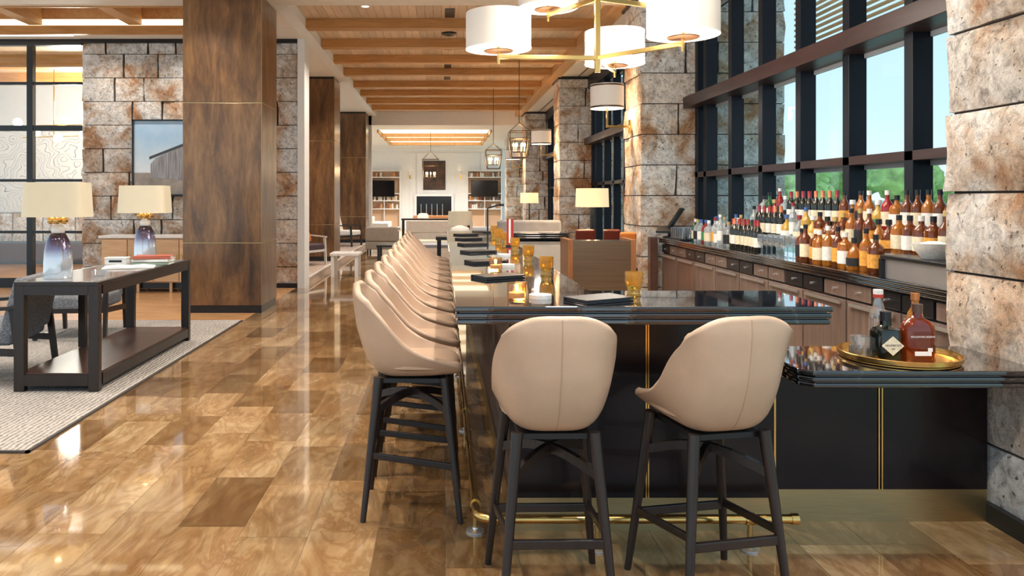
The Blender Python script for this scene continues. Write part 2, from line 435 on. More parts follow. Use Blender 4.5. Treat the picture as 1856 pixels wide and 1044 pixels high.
def stone_mass(root, x0, x1, y0, y1, z0, z1, lmin, lmax, amp=.012, res=.14):
    g = .004
    ob('mortar_core', MB().box(x0+.035, x1-.035, y0+.035, y1-.035, z0, z1), MORTAR, root)
    zs = zcourses(z0, z1); prev = []
    for za, zb in zip(zs, zs[1:]):
        for _try in range(30):
            cuts = [x0]
            while True:
                s = R.uniform(lmin, lmax)
                if cuts[-1]+s > x1-lmin*.7: break
                cuts.append(cuts[-1]+s)
            if all(abs(c-p) > .09 for c in cuts[1:] for p in prev): break
        prev = cuts[1:]; cuts.append(x1)
        for a_, b_ in zip(cuts, cuts[1:]):
            dx = R.uniform(-.008, .012) if a_ == x0 else 0
            blk = rough_block(a_+g+dx, b_-g, y0+R.uniform(-.008, .008), y1, za+g*.6, zb-g*.6, amp, res)
            ob('stone_block', blk, STONE, root)
COLY = [2.95, 9.75, 16.55, 23.35, 30.15]
for k, y in enumerate(COLY):
    rt = struct('wall_column', label='rough limestone block column, %s from the camera along the window side' % ORD[k])
    stone_mass(rt, 2.53, 4.4, y, y+.9, 0, CZ, .38, .85, .012, .1 if k == 0 else .16)
    ob('base_plinth', MB().box(2.515, 4.41, y-.015, y+.915, 0, .085), BLACK, rt)
    if k: ob('head_trim', MB().box(2.51, 3.4, y-.02, y+.92, CZ-.06, CZ+.01), BLACK, rt)
wl = struct('wall_left', label='rough limestone block wall behind the lounge')
stone_mass(wl, -6.0, -2.40, 12.65, 13.0, 0, CZ-.06, .35, .95, .010, .15)
ob('head_trim', MB().box(-6.0, -2.40, 12.62, 13.0, CZ-.065, CZ), BLACK, wl)
struct('baseboard_left', MB().box(-6.0, -2.40, 12.625, 12.66, 0, .075), BLACK)
t1 = struct('trim_1', MB().box(-2.40, -2.285, 12.60, 13.05, 0, CZ), WHITE)
struct('trim_2', MB().box(-2.42, -2.28, 24.5, 24.75, 0, CZ), WHITE)

# ---- bronze-clad pillars on the lounge side
for k, y in enumerate((9.88, 16.55, 23.35)):
    zb = .0 if k == 0 else .115
    rt = struct('wall_pillar', label='square pillar clad in patinated bronze panels, %s from the camera' % ORD[k])
    x0, x1, y0, y1 = -3.37, -2.345, y, y+.88
    ob('core', MB().box(x0+.02, x1-.02, y0+.02, y1-.02, zb, CZ), BLACK, rt)
    ob('base_plinth', MB().box(x0+.006, x1-.006, y0+.006, y1-.006, zb, zb+.10), BLACK, rt)
    for za, zc in ((zb+.10, .905), (.920, 2.725), (2.74, CZ-(.05 if k else 0))):
        ob('bronze_panel', MB().box(x0, x1-.008, y0, y0+.03, za, zc), BRONZE, rt, bevel=.003)
        ob('bronze_panel', MB().box(x1-.03, x1, y0+.008, y1, za, zc), BRONZE, rt, bevel=.003)
        ob('bronze_panel', MB().box(x0, x0+.03, y0+.03, y1, za, zc), BRONZE, rt, bevel=.003)
    for z in (.9125, 2.7325):
        ob('joint_strip', MB().box(x0+.004, x1-.004, y0+.004, y1-.004, z-.006, z+.006), BRASSK, rt)
    ob('corner_strip', MB().box(x1-.007, x1-.001, y0+.001, y0+.007, zb+.10, CZ), BRASSK, rt)

# ---- ceilings
cl = struct('ceiling')
ob('near_soffit', MB().box(-2.31, 3.42, -1.5, 10.42, CZ, CZ+.3), PLASTER, cl)
ob('edge_fascia', MB().box(-2.31, -2.12, 10.42, 24.5, CZ, CZ+.16), WHITE, cl)
ob('edge_girder', MB().box(2.34, 2.57, 10.42, 24.5, CZ-.02, CZ+.16), OAKY, cl)
ob('window_soffit', MB().box(2.57, 3.42, 10.42, 36.2, CZ, CZ+.16), PLASTER, cl)
for ya, yb in ((10.66, 16.5), (17.5, 23.3)):
    ob('shadow_reveal', MB().box(2.94, 2.97, ya, yb, CZ-.003, CZ+.02), BLACK, cl)
ob('ceiling_backing', MB().box(-2.12, 2.34, 10.42, 24.5, CZ+.17, CZ+.3), MORTAR, cl)
npl = 36; pw = (2.34+2.12)/npl
for k in range(npl):
    ob('ceiling_board', MB().box(-2.12+k*pw+.002, -2.12+(k+1)*pw-.002, 10.42, 24.5, CZ+.145+R.uniform(0, .002), CZ+.172), PLANK, cl)
for y in (11.8, 13.3, 14.8, 16.3, 18.1, 19.6, 21.2, 22.8):
    ob('ceiling_beam', MB().box(-2.12, 2.34, y, y+.21, CZ-.005, CZ+.145), OAK, cl, bevel=.004)
sl = struct('ceiling_lounge')
LB = PLANK
SX0, SX1, SY0, SY1 = -9.0, -3.45, 10.5, 11.72
for q in ((-9, -2.31, -1.5, SY0), (-9, -2.31, SY1, 12.65), (SX1, -2.31, SY0, SY1)):
    ob('soffit_panel', MB().box(q[0], q[1], q[2], q[3], CZ, CZ+.12), PLASTER, sl)
ob('coffer_lid', MB().box(SX0, SX1, SY0, SY1, CZ+.34, CZ+.44), OAKY, sl)
ob('coffer_side', MB().box(SX0, SX1, SY1+.02, SY1+.05, CZ, CZ+.44), OAKY, sl)
ob('coffer_side', MB().box(SX0, SX1, SY0-.05, SY0-.02, CZ-.02, CZ+.44), OAK, sl)
ob('coffer_lip', MB().box(SX0, SX1, SY1-.02, SY1+.03, CZ-.12, CZ+.015), OAK, sl)
ob('cove_light', MB().box(SX0, SX1, SY1-.012, SY1+.012, CZ+.02, CZ+.11), GLOW, sl)
for x in (-3.47, -4.72, -6.25, -7.8):
    ob('coffer_beam', MB().box(x-.10, x+.10, SY0, SY1-.02, CZ+.02, CZ+.34), OAKY, sl)
ob('painted_reflection', MB().box(-9, -6.0, 12.15, 12.4, CZ-.004, CZ+.02), mat('reflection_glow', (.8, .8, .8), .5, emit=(1, .95, .88), es=.8), sl)  # glowing strip stands in for a bright reflection on the soffit
al = struct('ceiling_alcove', MB().box(-5.6, -2.31, 12.65, 24.5, CZ, CZ+.12), PLASTER)
# fittings in the ceiling
def can(x, y, z, label, grp):
    t = thing('ceiling_downlight', label, 'downlight', (x, y, z), 0, grp)
    ob('trim_ring', MB().lathe([(.055, 0), (.07, -.004), (.075, 0), (.07, .004)], 20), WHITE, t)
    ob('lens', MB().lathe([(0, -.001), (.055, -.001), (.055, .004)], 20), DIFF, t)
for k, (x, y, z, p, c) in enumerate(d for d in DOWN if d[1] > 12 and d[0] > -1.4 and d[2] > 4.2):
    can(x, y, z+.012, 'small round recessed downlight in the planked ceiling between oak beams', 'recessed downlights in the planked ceiling')
can(-1.12, 11.05, 4.272, 'round chrome recessed downlight in front of the first oak beam', None)
for k, y in enumerate((11.45, 14.0, 16.0, 17.6, 20.6)):
    v = thing('ceiling_vent', 'black linear ceiling vent slot, %s from the camera, between oak beams' % ORD[k], 'vent', (.11, y, CZ+.141), 0, 'black vent slots in the ceiling')
    ob('frame', MB().box(-.075, .075, -.27, .27, -.004, .006), BLACK, v)
    for q in (-.04, 0, .04): ob('louver', MB().box(q-.006, q+.006, -.26, .26, -.012, -.003), BLACK, v)
sd = thing('smoke_detector', 'dark round smoke detector on the planked ceiling behind the first beam', 'detector', (.11, 12.85, CZ+.145))
ob('base', MB().lathe([(.13, 0), (.13, -.02), (.10, -.035), (0, -.037)], 20), BLACK, sd)
ob('sensor', MB().lathe([(.04, -.037), (.035, -.05), (0, -.052)], 14), BLACK, sd)

# ---- window bays on the right
GX = 3.36
def bay(n, y0, y1, near):
    rt = struct('window_%d' % n, label='tall black-framed window bay, %s from the camera' % ORD[n-1])
    m0 = 8.56 if n == 1 else y1-1.31
    ys = []
    k = y0 + ((m0-y0) % .82)
    while k < y1-.05: ys.append(k); k += .82
    for y in [y0+.06]*(n > 1)+ys+[y1-.06]:
        ob('mullion', MB().box(GX-.13, GX+.012, y-.05, y+.05, .3, CZ), MULL, rt, bevel=.004)
    edges = [y0]+ys+[y1]
    ob('transom', MB().box(GX-.28, GX+.07, y0, y1, 2.64, 2.78), WINE, rt, bevel=.004)
    ob('rail', MB().box(GX-.13, GX+.05, y0, y1, 1.755, 1.825), WINE if n == 1 else MULL, rt, bevel=.004)
    ob('sill', MB().box(GX-.2, GX+.1, y0, y1, .2, .32), MULL, rt)
    ob('apron_wall', MB().box(GX-.1, GX+.1, y0, y1, 0, .22), PLASTER, rt)
    ob('head', MB().box(GX-.2, GX+.1, y0, y1, 3.86, CZ), MULL, rt)
    for a_, b_ in zip(edges, edges[1:]):
        if b_-a_ < .2: continue
        for za, zb in ((.32, 1.755), (1.825, 2.64), (2.78, 3.86)):
            ob('pane', MB().box(GX+.0, GX+.008, a_+.05, b_-.05, za, zb), PANE, rt)
            ob('glazing_bead', MB().box(GX-.012, GX+.012, a_+.055, b_-.055, zb-.035, zb), mat('pale_bead', (.32, .34, .36), .4), rt)
bay(1, 3.85, 9.75, True); bay(2, 10.65, 16.55, False); bay(3, 17.45, 23.35, False); bay(4, 24.25, 30.15, False)
# timber sun louvres outside the first bay
lv = thing('sun_louver', 'orange timber slat sunscreen outside the upper window panes', 'louver', (4.5, 6, 3.2))
LVM = m_wood('cedar_slat', (.70, .34, .13), (.85, .48, .22), .5, 'y')
for k in range(21): ob('slat', MB().cbox(0, .0, k*.07, .04, 7.4, .026), LVM, lv)
for y in (-3.4, -1.1, 1.2, 3.4): ob('bracket', MB().cbox(.045, y, .72, .03, .04, 1.5), BLACK, lv)

# ---- glazed partition at the left and the room behind it
gp = struct('window_5', label='black steel-framed glass partition left of the stone wall')
PY = 12.7
for x in (-8.3, -6.86): ob('mullion', MB().box(x-.05, x+.05, PY-.05, PY+.05, 0, CZ), BLACK, gp)
ob('head', MB().box(-9, -6.0, PY-.06, PY+.06, CZ-.10, CZ), BLACK, gp)
for z, h in ((3.40, .022), (2.655, .045), (1.785, .022), (.925, .022), (.08, .08)):
    ob('rail', MB().box(-9, -6.0, PY-.04, PY+.04, z-h, z+h), BLACK, gp)
for x0, x1 in ((-8.25, -6.91), (-6.81, -6.0)):
    zz = [.16, .90, 1.76, 2.61, 3.38, 4.03]
    for za, zb in zip(zz, zz[1:]): ob('pane', MB().box(x0, x1, PY-.004, PY+.004, za+.03, zb), PANE, gp)
def m_wave():
    m, t, b = nodes_of('carved_wave_plaster'); p = wpos(t, (1, 1, 1.6))
    n = tex(t, 'Noise', .9, p, 2, .5)
    wv = t.nodes.new('ShaderNodeMath'); wv.operation = 'MULTIPLY'; wv.inputs[1].default_value = 95
    t.links.new(n.outputs['Fac'], wv.inputs[0])
    sn = t.nodes.new('ShaderNodeMath'); sn.operation = 'SINE'; t.links.new(wv.outputs[0], sn.inputs[0])
    b.inputs['Base Color'].default_value = (.74, .73, .71, 1); b.inputs['Roughness'].default_value = .7
    r = ramp(t, sn.outputs[0], [(0, 0.), (.35, 1.)])
    bumpn(t, b, r, .8, .06)
    return m
wb = struct('wall_meeting', MB().box(-14, -5.6, 17.5, 17.7, 0, CZ), PANELW)
ob('carved_panel', MB().box(-13.9, -5.65, 17.44, 17.5, 1.16, 3.05), m_wave(), wb)
xx = -13.9
while xx < -5.7:
    q = R.uniform(.5, .9); ob('stone_block', rough_block(xx, min(xx+q, -5.6), 17.4, 17.5, .5, 1.14, .02, .2), STONE, wb); xx += q+.006
ob('timber_bench', MB().box(-13.9, -5.65, 17.05, 17.45, .08, .46), SHELFWOOD, wb)
struct('ceiling_meeting', MB().box(-14, -5.6, 12.7, 17.7, CZ-.02, CZ+.1), PLANK)
for k, y in enumerate((13.9, 15.9)):
    b_ = ob('ceiling_beam', MB().box(-14, -5.6, y, y+.25, CZ-.25, CZ-.02), OAK, bpy.data.objects['ceiling_meeting'])
lamp('POINT', (-7.3, 15.0, 3.2), 220, SOFT, .2)
gc = thing('globe_chandelier', 'brass rod chandelier with white globes behind the glass partition', 'chandelier', (-7.45, 14.6, CZ-.02))
ob('ceiling_plate', MB().lathe([(.1, 0), (.1, -.03), (0, -.03)], 16), BRASS, gc)
ob('stem', MB().tube([(0, 0, 0), (0, 0, -1.2)], .012), BRASS, gc)
for ax, az, bx in ((.62, -1.2, -.62), (.5, -1.42, -.55)):
    ob('arm', MB().tube([(ax, .1, az), (0, 0, az-.02), (bx, -.1, az-.05)], .01), BRASS, gc)
ob('lower_stem', MB().tube([(0, 0, -1.2), (0, 0, -1.45)], .01), BRASS, gc)
GLB = mat('lit_globe', (1, .97, .9), .4, emit=(1, .92, .78), es=2.2)
for x, y, z in ((.64, .1, -1.13), (-.64, -.1, -1.18), (.22, 0, -1.12), (-.35, 0, -1.36), (.52, .1, -1.40), (.08, 0, -1.47)):
    ob('globe', MB().lathe([(.085*math.sin(PI*k/8), -.085*math.cos(PI*k/8)) for k in range(9)], 14, x, y, z), GLB, gc)

# ---- far lounge: panelled wall, shelves, fireplace wall
FY = 35.7
fw = struct('wall_back', MB().box(-7, 4.2, FY, FY+.3, 0, 4.2), PANELW)
struct('ceiling_far', MB().box(-7, 3.42, 24.75, FY, 3.83, 4.0), WHITE)
struct('trim_3', MB().box(-7, 3.42, 24.5, 24.75, 3.83, 4.3), WHITE)
struct('trim_4', MB().box(-7, 2.9, FY-.08, FY, 3.70, 3.83), WHITE)
for x0, x1 in ((-1.55, -1.25), (-1.2, 1.75), (1.8, 2.1)):
    ob('wall_panel', MB().box(x0, x1, FY-.03, FY, .2, 3.6), PANELW, fw, bevel=.01)
for z in (1.3,):
    ob('chair_rail', MB().box(-1.6, -.75, FY-.05, FY, z, z+.05), WHITE, fw); ob('chair_rail', MB().box(.95, 2.1, FY-.05, FY, z, z+.05), WHITE, fw)
# luminous tray with three glowing slats in the far ceiling
tr = struct('trim_5')
for k, (y, ww) in enumerate(((26.2, 2.35), (28.2, 2.35), (30.6, 2.35))):
    ob('light_slot', MB().box(-2.15, 1.6, y, y+1.35, 3.822, 3.84), GLOWT, tr)
    ob('slot_lip', MB().box(-2.25, 1.7, y+1.35, y+1.55, 3.70, 3.84), OAKY, tr)
for x in (-2.25, 1.65): ob('slot_side', MB().box(x, x+.05, 26.2, 32.15, 3.74, 3.84), OAKY, tr)
for x, y in ((-2.4, 27), (1.6, 27), (-1, 32.5), (1, 32.5), (-3, 31)): lamp('SPOT', (x, y, 3.8), 620, NEUT, .1, spot=2.5, blend=.9)

# ---- outdoors
gm, gt, gb = nodes_of('pale_lawn')
gp_ = wpos(gt); gn = tex(gt, 'Noise', .15, gp_, 6)
gt.links.new(ramp(gt, gn.outputs['Fac'], [(.35, (.52, .60, .36)), (.65, (.72, .74, .58))]), gb.inputs['Base Color']); gb.inputs['Roughness'].default_value = .95  # pale greens carry the overexposed haze over the grass
struct('ground', MB().box(3.5, 320, -120, 420, -.5, -.15), gm, 'lawn outside the windows, glare painted in as a pale colour')
LEAF = mat('tree_leaf_green', (.30, .46, .12), .8, vary=.45, vscale=1.2, bump=1.0, bscale=3)  # both leaf greens are brightened in place of sunlight
LEAF2 = mat('tree_leaf_bright', (.46, .60, .20), .8, vary=.4, vscale=1.2, bump=1.0, bscale=3)
TRUNK = mat('bark', (.12, .08, .05), .9)
def tree(x, y, h, rad, m, label):
    t = thing('tree', label, 'tree', (x, y, -.3), R.random()*6, 'trees beyond the windows')
    b = MB()
    for k in range(9):
        a = R.random()*2*PI; rr = rad*R.uniform(0, .62); s = rad*R.uniform(.38, .6)
        bm = bmesh.new(); bmesh.ops.create_icosphere(bm, subdivisions=3, radius=1)
        sd = R.random()*50
        vs = []
        cz = h*R.uniform(.5, .82)
        for v in bm.verts:
            d = 1+.3*noise.noise(v.co*2.2+Vector((sd, 0, 0)))+.2*noise.noise(v.co*5+Vector((sd, 0, 0)))
            vs.append((rr*math.cos(a)+v.co.x*s*d, rr*math.sin(a)+v.co.y*s*d, cz+v.co.z*s*d*.8))
        b.add(vs, [tuple(q.index for q in f.verts) for f in bm.faces], True); bm.free()
    ob('foliage', b, m, t); ob('trunk', MB().tube([(0, 0, 0), (0, 0, h*.7)], rad*.1, 8, r2=rad*.05), TRUNK, t)
tspec = [(36, 61, 5.0, 3.2), (43.5, 63, 3.9, 2.6), (29, 62, 3.6, 2.8), (50.5, 64, 4.6, 3.0), (58, 66, 4.0, 2.8), (22, 64, 3.3, 2.6), (65, 62, 4.8, 3.2), (38, 72, 4.4, 3.2), (47, 76, 4.6, 3.4)]
tspec.sort(key=lambda q: q[0]/q[1])
for k, (x, y, h, r_) in enumerate(tspec):
    tree(x, y, h, r_, (LEAF, LEAF2)[k % 2], '%s green leafy tree beyond the lawn, %s from the left' % (('dark', 'bright')[k % 2], ORD[k]))
fn = thing('garden_fence', 'thin pale post and rail fence across the lawn outside', 'fence', (14, 16, -.15))
for z in (.95, 1.25): ob('fence_rail', MB().cbox(0, 0, z, .05, 26, .05), mat('weathered_rail', (.55, .54, .50), .8), fn)
for k in range(9): ob('fence_post', MB().cbox(0, -12+k*3, .68, .09, .09, 1.36), MATS['weathered_rail'], fn)

# ================================================================== THE BAR
BZ = 1.067
def layer_edge(root, poly_fn, ztop, total=.078):
    """polished slab edge of three stacked bullnose layers with recessed grooves"""
    h = total/3
    for k in range(3):
        ob('edge_layer', MB().prism(poly_fn(0 if k == 0 else .004*k), ztop-(k+1)*h+.004, ztop-k*h), MARBLE, root, bevel=.007, seg=3)
        if k < 2: ob('edge_groove', MB().prism(poly_fn(.018), ztop-(k+1)*h-.001, ztop-(k+1)*h+.006), MARBLE, root)
X0, X1, X2, Y0, Y1, Y2, Y3 = .048, .687, 1.553, 3.02, 3.545, 9.28, 9.80
def u_poly(i):
    return [(X0+i, Y0+i), (X2-i, Y0+i), (X2-i, Y1-i), (X1-i, Y1-i), (X1-i, Y2+i), (X2-i, Y2+i), (X2-i, Y3-i), (X0+i, Y3-i)]
bt = thing('marble_bar_counter', 'polished black marble bar top with stacked rounded edge', 'bar top', (0, 0, 0))
layer_edge(bt, u_poly, BZ)
bb = thing('bar_front_cabinet', 'dark panelled bar base with brass strips below the high bar top', 'bar base')
DX, DY, EX = .30, 3.42, 1.50
zb, zt = .15, BZ-.079
core = MB().box(DX+.02, .60, DY+.02, 9.72, zb, zt).box(.58, EX-.01, DY+.02, 3.52, zb, zt).box(.58, EX-.01, 9.38, 9.72, zb, zt)
ob('carcass', core, DARKP, bb)
for a_, b_ in ((DX, .912), (.926, EX)):
    ob('front_panel', MB().box(a_, b_, DY, DY+.025, zb, zt-.01), DARKP, bb, bevel=.003)
for x in (.914, .924): ob('brass_strip', MB().box(x-.003, x+.003, DY-.006, DY+.01, zb, zt-.005), BRASS, bb)
ob('brass_strip', MB().box(EX-.012, EX-.004, DY-.004, DY+.02, zb, zt-.005), BRASS, bb)
ob('brass_top_strip', MB().box(DX, EX, DY-.004, DY+.012, zt-.012, zt-.004), BRASS, bb)
nfl = 150; fl = (9.70-DY-.03)/nfl
FLM = m_wood('dark_fluted_oak', (.035, .018, .012), (.075, .040, .026), .3, 'z', 3, .2)
for k in range(nfl):
    y = DY+.03+k*fl
    ob('flute', MB().prism([(DX+.022, y+.002), (DX+.006, y+.006), (DX, y+fl*.35), (DX, y+fl*.65), (DX+.006, y+fl-.006), (DX+.022, y+fl-.002)], zb, zt), FLM, bb)
ob('kick_plate', MB().box(DX+.005, EX, DY+.004, DY+.03, .0, zb), BRASSK, bb)
ob('kick_plate', MB().box(DX+.005, DX+.03, DY+.03, 9.70, .0, zb), BRASSK, bb)
ob('return_panel', MB().box(.70, EX, 9.34, 9.38, .25, zt-.03), mat('pale_bar_liner', (.50, .44, .38), .35, vary=.05), bb)
ob('return_base', MB().box(.62, EX, 9.36, 9.4, 0, .25), BLACK, bb)
ob('end_panel', MB().box(DX, EX, 9.70, 9.72, 0, zt), DARKP, bb)

# lower ledge to the right
lc = thing('lower_counter', 'lower black marble counter ledge running into the near stone column', 'counter')
LZ = .77
def l_poly(i): return [(1.56+i, 3.20+i), (2.545, 3.20+i), (2.545, 3.745-i), (1.512+i, 3.745-i), (1.512+i, 3.25+i)]
layer_edge(lc, l_poly, LZ)
lb = thing('lower_bar_cabinet', 'black panelled base under the lower counter with brass strips', 'bar base')
ob('carcass', MB().box(EX+.012, 2.53, 3.545, 3.70, zb, LZ-.079), DARKP, lb)
for a_, b_ in ((EX+.012, 2.013), (2.033, 2.52)):
    ob('front_panel', MB().box(a_, b_, 3.52, 3.543, zb, LZ-.08), DARKP, lb, bevel=.003)
for x in (2.016, 2.030): ob('brass_strip', MB().box(x-.003, x+.003, 3.514, 3.53, zb, LZ-.08), BRASS, lb)
ob('kick_plate', MB().box(EX+.012, 2.52, 3.524, 3.55, 0, zb), BRASSK, lb)

# brass foot rail
fr = thing('foot_rail', 'brass tube foot rail wrapping the bar base', 'foot rail')
RX, RY, RZ_ = .147, 3.245, .13
arc = [(RX+.07-.07*math.cos(a), RY+.07-.07*math.sin(a), RZ_) for a in [PI/2*k/6 for k in range(7)]]
ob('tube', MB().tube([(RX, 9.6, RZ_), (RX, 6.5, RZ_)]+arc+[(1.0, RY, RZ_), (1.49, RY, RZ_)], .019, 12), BRASS, fr)
ob('end_cap', MB().tube([(1.485, RY, RZ_), (1.515, RY, RZ_)], .023, 12), BRASS, fr)
for x, y in ((RX, 3.42), (RX, 4.9), (RX, 6.4), (RX, 7.9), (RX, 9.4), (.66, RY), (1.31, RY)):
    p = ob('post', MB().tube([(x, y, .005), (x, y, RZ_)], .011, 10), BRASS, fr)
    ob('collar', MB().tube([(x-.0, y-.02, RZ_), (x, y+.02, RZ_)] if x == RX else [(x-.02, y, RZ_), (x+.02, y, RZ_)], .025, 12), BRASS, p)
    ob('flange', MB().lathe([(.042, .0005), (.042, .008), (.013, .014), (.011, .02)], 16, x, y), STEEL, p)

# ------------------------------------------------------------------ bar stools
CTRL = [  # centre y, z, half width, rim y, rim z
    (.252, .684, .172, .256, .700), (.225, .662, .190, .222, .712), (.12, .650, .206, .13, .738), (-.01, .645, .216, .035, .772), (-.105, .648, .222, -.03, .815), (-.165, .680, .225, -.075, .865),
    (-.205, .755, .224, -.115, .915), (-.232, .86, .217, -.155, .960), (-.248, .96, .206, -.205, 1.005), (-.255, 1.03, .192, -.240, 1.045), (-.252, 1.080, .178, -.250, 1.078)]
def cr(p0, p1, p2, p3, t):
    return [.5*((2*b)+(-a+c)*t+(2*a-5*b+4*c-d)*t*t+(-a+3*b-3*c+d)*t**3) for a, b, c, d in zip(p0, p1, p2, p3)]
def shell_eval(v):
    m = len(CTRL)-1; q = min(max(v, 0), 1)*m; i = min(int(q), m-1); t = q-i
    return cr(CTRL[max(i-1, 0)], CTRL[i], CTRL[i+1], CTRL[min(i+2, m)], t)
def shell_mesh():
    NU, NV, TH = 32, 44, .030
    grid = []
    for j in range(NV+1):
        row = []
        for i in range(NU+1):
            u = math.sin(PI/2*(-1+2*i/NU)); au = abs(u)
            rnd = 1-math.sqrt(max(0, 1-au**3))
            vmax = 1-.19*rnd; vmin = .10*rnd
            v = vmin+(vmax-vmin)*j/NV
            y, z, wd, ry, rz_ = shell_eval(v)
            k = au**4.2
            back = min(1, max(0, (v-.45)/.25))
            row.append(Vector((u*wd, y+(ry-y)*k-.028*back*(1-au), z+(rz_-z)*k)))
        grid.append(row)
    vs = []; fs = []
    nrm = {}
    for j in range(NV+1):
        for i in range(NU+1):
            a = grid[j][min(i+1, NU)]-grid[j][max(i-1, 0)]; b = grid[min(j+1, NV)][i]-grid[max(j-1, 0)][i]
            nrm[j, i] = a.cross(b).normalized()
    s = 1 if nrm[10, NU//2].z > 0 else -1        # inward = up over the seat
    W = NU+1
    for j in range(NV+1):
        for i in range(W): vs.append(grid[j][i])
    for j in range(NV+1):
        for i in range(W): vs.append(grid[j][i]+nrm[j, i]*s*TH)
    N = W*(NV+1)
    for j in range(NV):
        for i in range(NU):
            a = j*W+i; fs.append((a, a+W, a+W+1, a+1)); fs.append((a+N, a+N+1, a+N+W+1, a+N+W))
    rim = [(0, i) for i in range(NU)]+[(j, NU) for j in range(NV)]+[(NV, i) for i in range(NU, 0, -1)]+[(j, 0) for j in range(NV, 0, -1)]
    n = len(rim); base = len(vs)
    for q, (j, i) in enumerate(rim):                         # rounded lip
        p = grid[j][i]+nrm[j, i]*s*TH/2
        cj, ci = min(max(j, 1), NV-1), min(max(i, 1), NU-1)
        out = (grid[j][i]-grid[cj][ci]).normalized()
        vs.append(p+out*.012)
    for q in range(n):
        r_ = (q+1) % n
        a, b = rim[q][0]*W+rim[q][1], rim[r_][0]*W+rim[r_][1]
        fs.append((a, b, base+r_, base+q)); fs.append((base+q, base+r_, b+N, a+N))
    b = MB().add(vs, fs, True); me = b.mesh('shell', LEATHER)
    # crisp fold along the centre seam of the back
    se = me.attributes.get('sharp_edge') or me.attributes.new('sharp_edge', 'BOOLEAN', 'EDGE')
    for e_ in me.edges:
        a, b2 = e_.vertices
        se.data[e_.index].value = bool(a < N and b2 < N and a % W == NU//2 and b2 % W == NU//2 and a//W > NV*.42 and b2//W > NV*.42)
    seam = [grid[j][NU//2]-nrm[j, NU//2]*s*.0005 for j in range(int(NV*.46), NV+1)]
    return me, seam
SHELL, SEAM = shell_mesh()
def make_stool():
    t = thing('bar_stool', 'x', 'bar stool')
    sh = ob('shell', SHELL, None, t)
    ob('seam', MB().tube(SEAM, .0016, 5), LEATHERD, sh)
    cu = MB()
    cu.lathe([(.0, .690), (.17, .690), (.185, .70), (.187, .715), (.178, .728), (.15, .736), (.08, .741), (0, .742)], 28, 0, .045, 0, sq=3.2, sy=1.02)
    ob('seat_cushion', cu, LEATHER, t)
    ob('seat_plate', MB().cbox(0, .02, .636, .26, .30, .02), BLACK, t)
    feet = {}
    for sx in (-1, 1):
        for sy in (-1, 1):
            top = Vector((sx*(.14 if sy < 0 else .15), .155*sy+.01, .655)); bot = Vector((sx*(.20 if sy < 0 else .215), .225*sy+.012, 0))
            feet[sx, sy] = (top, bot)
            ob('leg', MB().tube([bot, bot.lerp(top, .5), top], .0135, 10, r2=.023), ESPRESSO, t)
    at = lambda sx, sy, z: feet[sx, sy][1].lerp(feet[sx, sy][0], z/.655)
    for a, b, z in (((-1, -1), (1, -1), .27), ((-1, 1), (1, 1), .24)):
        ob('stretcher', MB().bar(at(*a, z), at(*b, z), .018, .034), ESPRESSO, t, bevel=.004)
    for sx in (-1, 1): ob('stretcher', MB().bar(at(sx, -1, .30), at(sx, 1, .25), .016, .03), ESPRESSO, t, bevel=.004)
    for sx in (-1, 1):
        p, q = at(sx, -1, .47), at(-sx, 1, .47)
        mid = (p+q)/2+Vector((0, 0, .07))
        pts = []
        for k in range(11):
            u = k/10; pt = p.lerp(q, u); pt.z = .50+.055*math.sin(PI*u)
            pts.append(pt)
        b = MB()
        for k in range(10): b.bar(pts[k], pts[k+1], .022, .034)
        ob('cross_brace', b, ESPRESSO, t)
    return t
proto = make_stool()
stools = []
for k in range(11):
    o = proto if k == 0 else copy_tree(proto)
    o.location = (-.155, 3.72+.574*k, 0); o.rotation_euler = (0, 0, -PI/2)
    o['group'] = 'row of stools along the bar'
    o['label'] = 'tan leather bar stool, %s from the camera in the long row' % ORD[k] if k else 'tan leather bar stool seen in profile, nearest of the long row'
for x, y, rz, lab in ((.405, 2.885, 0.02, 'left tan leather bar stool seen from behind, below the black folder'), (1.005, 2.885, .20, 'right tan leather bar stool seen from behind, left of the lower counter')):
    o = copy_tree(proto); o.location = (x, y, 0); o.rotation_euler = (0, 0, rz); o['label'] = lab; o['group'] = 'stools at the bar front'

# ------------------------------------------------------------------ things on the bar
def presenter(x, y, rz, label):
    t = thing('menu_folder', label, 'folder', (x, y, BZ), rz, 'black menu folders on the bar')
    ob('back_cover', MB().box(-.125, .125, -.075, .075, .0005, .006), BLACK, t, bevel=.002)
    ob('pages', MB().box(-.115, .115, -.066, .068, .006, .010), mat('grey_page_edge', (.16, .16, .17), .6), t)
    ob('front_cover', MB().box(-.125, .125, -.075, .075, .010, .018), mat('black_leatherette', (.012, .012, .014), .35), t, bevel=.002)
    ob('spine', MB().box(-.125, .125, .072, .078, .0005, .018), MATS['black_leatherette'], t)
presenter(.655, 3.19, .5, 'black menu folder lying by itself on the near bar corner, between stools')
for k, (x, y) in enumerate(((.30, 4.10), (.29, 5.05), (.285, 6.0), (.28, 6.95), (.275, 7.85), (.27, 8.75))):
    presenter(x, y, .45+.06*(-1)**k, 'black menu folder, %s from the camera in the line down the long bar' % ORD[k])
gobm = MB().lathe([(0, 0), (.030, 0), (.032, .003), (.026, .014), (.030, .034), (0, .034)], 20).mesh('foot', AMBERG)
gobb = MB().lathe([(0, .0345), (.0305, .0345), (.0385, .055), (.040, .105), (.0375, .105), (.036, .06), (.034, .045), (0, .043)], 20).mesh('bowl', AMBERG)
def goblet(x, y, label):
    t = thing('amber_glass', label, 'glass', (x, y, BZ), 0, 'amber glasses along the inner bar edge')
    ob('bowl', gobb, None, t); ob('foot', gobm, None, t)
goblet(.845, 3.36, 'amber glass tumbler standing alone on the bar front, near the bronze screen')
